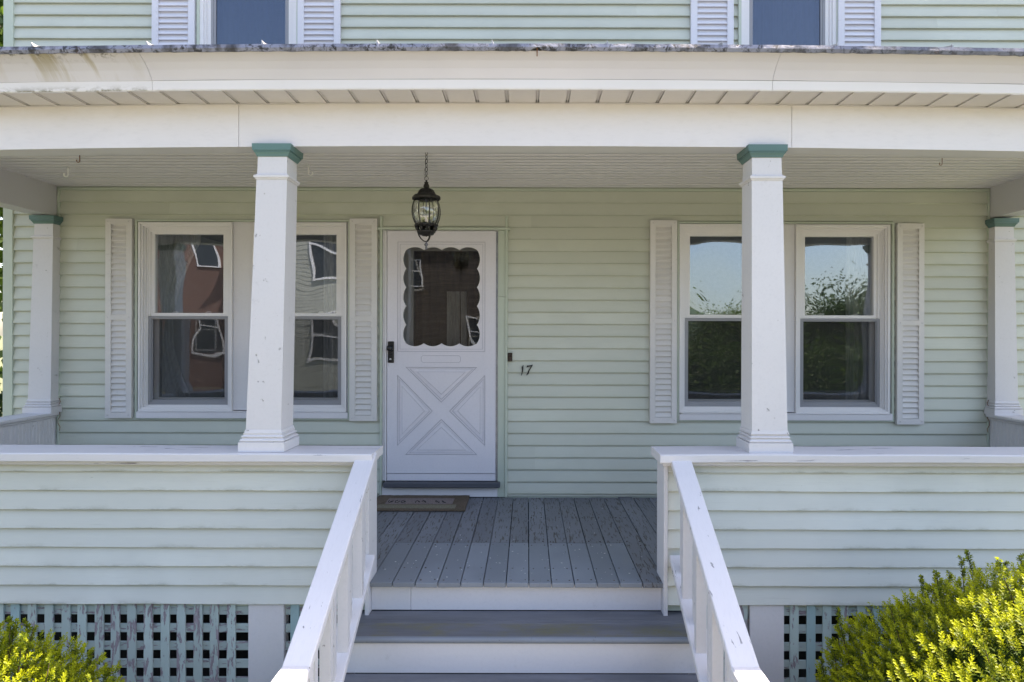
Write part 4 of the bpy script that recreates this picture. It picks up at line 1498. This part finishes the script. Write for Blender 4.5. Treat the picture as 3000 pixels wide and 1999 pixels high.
# ------------------------------------------------------------------ foliage
def leaf_mat(name, dark, light, trans=.35, rough=.5):
    m = NT(name)
    e = m.attr('tone')
    c = m.mix(e, dark, light)
    n = m.noise(m.coords((1, 1, 1), False), 9, 3)
    c = m.mix(m.ramp(n, .3, .7, 0, .25), c, tuple(x * .7 for x in dark))
    d = m.n('ShaderNodeBsdfPrincipled')
    m.put(d.inputs['Base Color'], c); d.inputs['Roughness'].default_value = rough
    d.inputs['Specular IOR Level'].default_value = .3
    t = m.n('ShaderNodeBsdfTranslucent'); m.put(t.inputs[0], c)
    mx = m.n('ShaderNodeMixShader'); mx.inputs[0].default_value = trans
    m.t.links.new(d.outputs[0], mx.inputs[1]); m.t.links.new(t.outputs[0], mx.inputs[2])
    m.t.links.new(mx.outputs[0], m.out.inputs[0])
    return m.m
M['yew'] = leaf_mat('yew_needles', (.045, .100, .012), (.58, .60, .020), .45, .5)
M['leaf'] = leaf_mat('maple_leaves', (.035, .08, .012), (.16, .24, .03), .45)
M['leaf_dark'] = leaf_mat('oak_leaves', (.02, .05, .012), (.09, .14, .03), .4)

def np_mesh(name, V, F, tone, mat):
    me = bpy.data.meshes.new(name)
    V = np.asarray(V, dtype=np.float32); F = np.asarray(F, dtype=np.int32)
    k = F.shape[1]
    me.vertices.add(len(V)); me.vertices.foreach_set('co', V.ravel())
    me.loops.add(F.size); me.loops.foreach_set('vertex_index', F.ravel())
    me.polygons.add(len(F)); me.polygons.foreach_set('loop_start', np.arange(0, F.size, k, dtype=np.int32))
    me.polygons.foreach_set('loop_total', np.full(len(F), k, dtype=np.int32))
    me.materials.append(mat)
    a = me.attributes.new('tone', 'FLOAT', 'POINT')
    a.data.foreach_set('value', np.asarray(tone, dtype=np.float32))
    me.update(calc_edges=True)
    return me
def unit(a): return a / np.maximum(1e-9, np.linalg.norm(a, axis=-1, keepdims=True))

def yew(name, c, rad, seed, n_out, label, bumps):
    rg = np.random.default_rng(seed)
    c = np.array(c); rad = np.array(rad)
    # lumpy surface
    lump_d = unit(rg.normal(size=(46, 3))); lump_a = rg.uniform(-.10, .16, 46)
    def radius(d):
        k = np.ones(len(d))
        for l, a in zip(lump_d, lump_a):
            k += a * np.exp(-((1 - d @ l) / .035))
        for (dx, dy, dz, a, w) in bumps:
            l = unit(np.array([dx, dy, dz])); k += a * np.exp(-((1 - d @ l) / w))
        return k
    def shoots(n, shell, spread):
        d = unit(rg.normal(size=(n, 3)))
        d = d[(d[:, 2] > -.35)]
        r = radius(d) * (shell + rg.uniform(-spread, spread * .5, len(d)))
        p = c + d * rad * r[:, None]
        p = p[p[:, 1] < -.06]
        d = unit((p - c) / rad ** 2 * 1.0)
        return p, d
    V = []; F = []; T = []
    base = 0
    def needles(p, d, L, per, nl, tone_tip, tone_base):
        nonlocal base
        n = len(p)
        t = np.tile(np.linspace(.05, 1.0, per), (n, 1)) + rg.uniform(-.03, .03, (n, per))
        ang = np.tile(np.arange(per) * 2.4, (n, 1)) + rg.uniform(0, 6.28, (n, 1))
        a = unit(np.cross(d, rg.normal(size=(n, 3)))); b = np.cross(d, a)
        radial = a[:, None] * np.cos(ang)[..., None] + b[:, None] * np.sin(ang)[..., None]
        fwd = .35 + .75 * t
        nd = unit(radial + d[:, None] * fwd[..., None])
        P = p[:, None] + d[:, None] * (L[:, None] * t)[..., None]
        ln = nl[:, None] * (1.0 - .45 * np.clip(t, 0, 1) ** 3) * rg.uniform(.8, 1.15, (n, per))
        side = unit(np.cross(nd, d[:, None] + .01))
        w = .0034
        tip = P + nd * ln[..., None]
        mid = P + nd * (ln * .55)[..., None] + d[:, None] * .0015
        v = np.stack([P, mid + side * w, tip, mid - side * w], axis=2).reshape(-1, 3)
        m = n * per
        V.append(v); F.append(np.arange(m * 4).reshape(-1, 4) + base); base += m * 4
        tn = tone_base[:, None] + (tone_tip - tone_base)[:, None] * np.clip((t - .15) / .4, 0, 1)
        tn = tn + rg.uniform(-.06, .06, tn.shape)
        T.append(np.repeat(np.clip(tn, 0, 1).reshape(-1), 4))
    # outer shoots with fresh tips
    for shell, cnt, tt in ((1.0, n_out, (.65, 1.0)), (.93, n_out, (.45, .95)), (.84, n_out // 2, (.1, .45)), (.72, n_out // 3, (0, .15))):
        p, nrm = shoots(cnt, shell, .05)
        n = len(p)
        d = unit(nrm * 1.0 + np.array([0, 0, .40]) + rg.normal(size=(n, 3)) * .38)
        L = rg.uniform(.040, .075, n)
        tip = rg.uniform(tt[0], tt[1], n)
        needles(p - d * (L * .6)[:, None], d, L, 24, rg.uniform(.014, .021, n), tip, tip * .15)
    # longer leaders standing up out of the top
    p, nrm = shoots(900, 1.0, .02)
    keep = nrm[:, 2] > .25
    p, nrm = p[keep][:70], nrm[keep][:70]
    st = MB()
    for q, nn in zip(p, nrm):
        H = rg.uniform(.05, .14); dd = unit(np.array([nn[0] * .25, nn[1] * .2, 1]) + rg.normal(size=3) * .12)
        k = int(H / .008)
        pos = np.array([q + dd * H * i / k for i in range(k)])
        side = unit(np.concatenate([rg.normal(size=(k, 2)), np.full((k, 1), .5)], 1))
        side = unit(side + dd * .9)
        s = 1 - .6 * np.linspace(0, 1, k)
        needles(pos, side, .034 * s, 12, np.full(k, .016), rg.uniform(.3, .7, k), np.full(k, .10))
        st.tube([tuple(q - dd * .1), tuple(q + dd * H)], [.003, .0012], 5)
    root = tag(empty(name, (float(c[0]), float(c[1]), 0)), label, 'shrub', 'yew shrubs beside the porch steps')
    off = np.array([c[0], c[1], 0.0])
    me = np_mesh('foliage', np.concatenate(V) - off, np.concatenate(F), np.concatenate(T), M['yew'])
    tag(link('foliage', me, root), kind='stuff')
    # branches
    for i in range(26):
        a = rg.uniform(0, 6.28); e = rg.uniform(.15, 1.3)
        d = np.array([math.cos(a) * math.cos(e), math.sin(a) * math.cos(e), math.sin(e)])
        end = c + d * rad * .9
        b0 = np.array([c[0] + .05 * math.cos(a), c[1] + .05 * math.sin(a), 0.0])
        if end[1] > -.1: end[1] = -.1
        pts = [tuple(b0 + (end - b0) * t + np.array([0, 0, .12 * math.sin(math.pi * t)])) for t in (0, .25, .5, .75, 1)]
        st.tube(pts, [.016, .012, .009, .006, .002], 5)
    st.v = [(v[0] - c[0], v[1] - c[1], v[2]) for v in st.v]
    build(st, 'branches', M['twig'], root)
    # dense dead inner growth: coarse lumpy shell of old needles
    m = MB(); n1, n2 = 40, 20; vs = []
    for j in range(n2 + 1):
        el = -.4 + (math.pi / 2 + .4) * j / n2
        for i in range(n1):
            az = 2 * math.pi * i / n1
            d = np.array([[math.cos(az) * math.cos(el), math.sin(az) * math.cos(el), math.sin(el)]])
            r = radius(d)[0] * .74 * (1 + .05 * rg.normal())
            q = c + d[0] * rad * r
            vs.append((q[0] - c[0], min(q[1], -.09) - c[1], max(q[2], .01)))
    m.add(vs, [(j * n1 + i, j * n1 + (i + 1) % n1, (j + 1) * n1 + (i + 1) % n1, (j + 1) * n1 + i) for j in range(n2) for i in range(n1)])
    o = build(m, 'old_growth', M['yew'], root)
    return root
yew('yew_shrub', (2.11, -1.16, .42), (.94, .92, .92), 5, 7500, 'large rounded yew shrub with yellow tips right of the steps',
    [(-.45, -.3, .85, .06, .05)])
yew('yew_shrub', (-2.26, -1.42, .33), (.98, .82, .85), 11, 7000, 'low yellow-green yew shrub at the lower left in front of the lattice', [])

def tree(name, x, y, h, r, n, seed, label, mat, cat='tree', squash=.8, trunk_r=.16, leaf=.10, group=None):
    rg = np.random.default_rng(seed)
    root = tag(empty(name, (x, y, 0)), label, cat, group)
    st = MB(); cz = h - r * squash
    st.tube([(0, 0, 0), (.06, .04, cz * .35), (-.04, .05, cz * .7), (0, 0, cz + r * .3)], [trunk_r * 1.3, trunk_r, trunk_r * .8, trunk_r * .3], 9)
    tips = []
    for i in range(16):
        a = i * 2.4 + rg.uniform(-.3, .3); e = rg.uniform(.0, 1.2)
        L = r * rg.uniform(.55, .9)
        s = np.array([0, 0, cz * rg.uniform(.6, 1.0)])
        en = np.array([0, 0, cz]) + np.array([math.cos(a) * math.cos(e), math.sin(a) * math.cos(e), math.sin(e) * squash]) * L
        mid = (s + en) / 2 + rg.normal(size=3) * r * .06
        st.tube([tuple(s), tuple(mid), tuple(en)], [trunk_r * .4, trunk_r * .25, trunk_r * .08], 6)
        tips.append(en)
    tr = build(st, 'trunk', M['bark'], root)
    ctr = []
    for i in range(46):
        if i < 16: ctr.append(tips[i])
        else:
            d = unit(rg.normal(size=3)); ctr.append(np.array([0, 0, cz]) + d * np.array([r, r, r * squash]) * rg.uniform(.35, .92))
    ctr = np.array(ctr)
    ci = rg.integers(0, len(ctr), n)
    sig = r * rg.uniform(.12, .24, len(ctr))
    P = ctr[ci] + rg.normal(size=(n, 3)) * sig[ci][:, None]
    nn = unit(rg.normal(size=(n, 3)) + np.array([0, 0, .7])); a = unit(np.cross(nn, rg.normal(size=(n, 3)))); b = np.cross(nn, a)
    s = (leaf * rg.uniform(.6, 1.25, n))[:, None]
    V = np.stack([P - a * s, P + b * s * .55, P + a * s, P - b * s * .55], 1).reshape(-1, 3)
    tone = np.repeat(np.clip(rg.uniform(0, 1, len(ctr))[ci] * .6 + rg.uniform(0, .4, n), 0, 1), 4)
    me = np_mesh('crown', V, np.arange(n * 4).reshape(-1, 4), tone, mat)
    link('crown', me, root)
    return root
# the tree glimpsed past the left corner of the house
tree('maple_tree', -8.6, 5.4, 8.6, 3.1, 15000, 3, 'sunlit maple tree beyond the left corner of the house', M['leaf'], leaf=.11, squash=1.15)
g = tag(empty('garden_bush', (-7.2, 4.2, 0)), 'low dark bush behind the left corner of the house', 'shrub')
rg = np.random.default_rng(9)
n = 6000
P = rg.normal(size=(n, 3)) * np.array([.55, .5, .35]) + np.array([0, 0, .95]); P[:, 2] = np.abs(P[:, 2])
nn = unit(rg.normal(size=(n, 3))); a = unit(np.cross(nn, rg.normal(size=(n, 3)))); b = np.cross(nn, a)
V = np.stack([P - a * .05, P + b * .03, P + a * .05, P - b * .03], 1).reshape(-1, 3)
link('foliage', np_mesh('foliage', V, np.arange(n * 4).reshape(-1, 4), np.repeat(rg.uniform(0, .8, n), 4), M['leaf_dark']), g)

# ------------------------------------------------------------------ across the street (seen in the window glass)
def brick_mat():
    m = NT('red_brick')
    tc = m.n('ShaderNodeTexCoord'); mp = m.n('ShaderNodeMapping'); mp.inputs['Rotation'].default_value = (R(90), 0, 0)
    m.t.links.new(tc.outputs['Object'], mp.inputs['Vector'])
    b = m.n('ShaderNodeTexBrick'); m.put(b.inputs['Vector'], mp.outputs[0])
    b.inputs['Color1'].default_value = (.13, .058, .042, 1); b.inputs['Color2'].default_value = (.10, .048, .038, 1)
    b.inputs['Mortar'].default_value = (.3, .25, .22, 1); b.inputs['Scale'].default_value = 4.5
    b.inputs['Mortar Size'].default_value = .012
    m.bsdf(b.outputs[0], .9)
    return m.m
M['brick'] = brick_mat()
M['ngrey'] = painted('grey_clapboard_paint', (.36, .36, .31), dirt_amt=.2, rough=.6)
M['darkglass'] = simple('street_window_glass', (.03, .035, .045), .1)
def street_house(name, x0, x1, y0, y1, zh, mat, label, rows, roofh=2.4, claps=False):
    r = tag(empty(name, ((x0 + x1) / 2, y1, 0)), label, 'house')
    ox, oy = -(x0 + x1) / 2, -y1
    def P(m, nm, mt, par=None):
        o = build(m, nm, mt, par or r)
        if par is None: o.location = (ox, oy, 0)
        return o
    m = MB(); m.box(x0, x1, y0, y1, 0, zh); P(m, 'wall', mat)
    if claps:
        cl = MB(); z = .4
        while z < zh - .1:
            cl.strip_x([(y1, z), (y1 + .010, z), (y1 + .004, z + .12), (y1, z + .12)], [x0, x1]); z += .125
        tag(P(cl, 'clapboards', mat), kind='stuff')
    m = MB(); cx = (x0 + x1) / 2
    m.add([(x0 - .3, y1 + .3, zh), (x1 + .3, y1 + .3, zh), (x1 + .3, y0 - .3, zh), (x0 - .3, y0 - .3, zh), (x0 - .3, (y0 + y1) / 2, zh + roofh), (x1 + .3, (y0 + y1) / 2, zh + roofh)],
          [(0, 1, 5, 4), (2, 3, 4, 5), (1, 2, 5), (3, 0, 4), (3, 2, 1, 0)])
    P(m, 'roof', M['shingle'])
    for (wx, wz, ww, wh) in rows:
        f = MB(); f.ring(wx - ww / 2 - .06, wx + ww / 2 + .06, wz - .08, wz + wh + .06, .06, y1 + .002, y1 + .05)
        f.box(wx - ww / 2, wx + ww / 2, y1 + .012, y1 + .04, wz + wh / 2 - .03, wz + wh / 2 + .03)
        w = P(f, 'window', M['vinyl'])
        q = MB(); q.box(wx - ww / 2, wx + ww / 2, y1 + .003, y1 + .010, wz, wz + wh); P(q, 'pane', M['darkglass'], w)
    return r
street_house('brick_house', -22.5, -11.9, -30, -19, 8.5, M['brick'], 'red brick house with white windows across the street, mirrored in the leftmost window',
             [(x, z, .75, 1.6) for x in (-21, -18.6, -16.0, -13.4) for z in (1.6, 5.2)])
street_house('neighbour_house', -11.3, -7.0, -28, -18, 8.0, M['ngrey'], 'grey-beige clapboard house across the street, mirrored in the window beside the door',
             [(x, z, 1.1, 1.9) for x in (-10.8, -8.4) for z in (1.3, 4.6)], claps=True)
M['shinglewall'] = painted('brown_shingle_stain', (.055, .044, .040), dirt_amt=.2, rough=.8)
street_house('shingle_house', -6.2, -1.0, -30, -21, 6.5, M['shinglewall'], 'dark brown shingled house across the street, mirrored in the storm door glass',
             [(-2.0, 1.3, .9, 1.6), (-5.4, 4.2, .9, 1.5)], claps=True)
far = 'trees across the street mirrored in the right windows'
tree('street_tree', 5.2, -20.5, 3.1, 1.8, 42000, 21, 'bushy street tree mirrored in the window left of the right column', M['leaf_dark'], leaf=.05, group=far)
tree('street_tree', 9.6, -21.0, 3.9, 2.2, 42000, 22, 'broad leafy tree mirrored low in the window right of the right column', M['leaf'], leaf=.05, group=far)
tree('street_tree', 15.6, -22.5, 4.6, 2.5, 45000, 23, 'taller rounded tree mirrored at the right edge of the far right window', M['leaf_dark'], leaf=.055, group=far)
tree('street_tree', 1.2, -22.0, 5.2, 2.4, 42000, 24, 'tall tree opposite the steps beside the grey neighbour house', M['leaf_dark'], leaf=.055, group=far)
# hedge mass and far wooded hill
rg = np.random.default_rng(31); n = 45000
P = np.stack([rg.uniform(.5, 26, n), rg.normal(-17.6, .5, n), np.abs(rg.normal(.9, .6, n))], 1)
nn = unit(rg.normal(size=(n, 3))); a = unit(np.cross(nn, rg.normal(size=(n, 3)))); b = np.cross(nn, a)
V = np.stack([P - a * .075, P + b * .045, P + a * .075, P - b * .045], 1).reshape(-1, 3)
hd = link('hedge', np_mesh('hedge', V, np.arange(n * 4).reshape(-1, 4), np.repeat(rg.uniform(0, .8, n), 4), M['leaf']))
tag(hd, 'long unclipped hedge along the far side of the street', 'hedge', kind='stuff')
m = MB(); vs = []; nx, ny = 60, 16
for j in range(ny + 1):
    for i in range(nx + 1):
        x = -220 + 440 * i / nx; y = -150 - 140 * j / ny
        h = 15 * math.exp(-((x - 60) / 60) ** 2) + 10 * math.exp(-((x + 90) / 70) ** 2)
        h *= math.sin(math.pi * min(1, j / ny * .95 + .02))
        h += 2.2 * mnoise.noise(Vector((x * .05, y * .05, 0))) + 1.2 * mnoise.noise(Vector((x * .2, y * .2, 3)))
        vs.append((x, y, h - .3))
m.add(vs, [(j * (nx + 1) + i, (j + 1) * (nx + 1) + i, (j + 1) * (nx + 1) + i + 1, j * (nx + 1) + i + 1) for j in range(ny) for i in range(nx)], smooth=True)
M['wood'] = simple('wooded_hill', (.055, .085, .05), .95, 0, 1, .3, .3)
tag(build(m, 'hill', M['wood']), kind='structure')
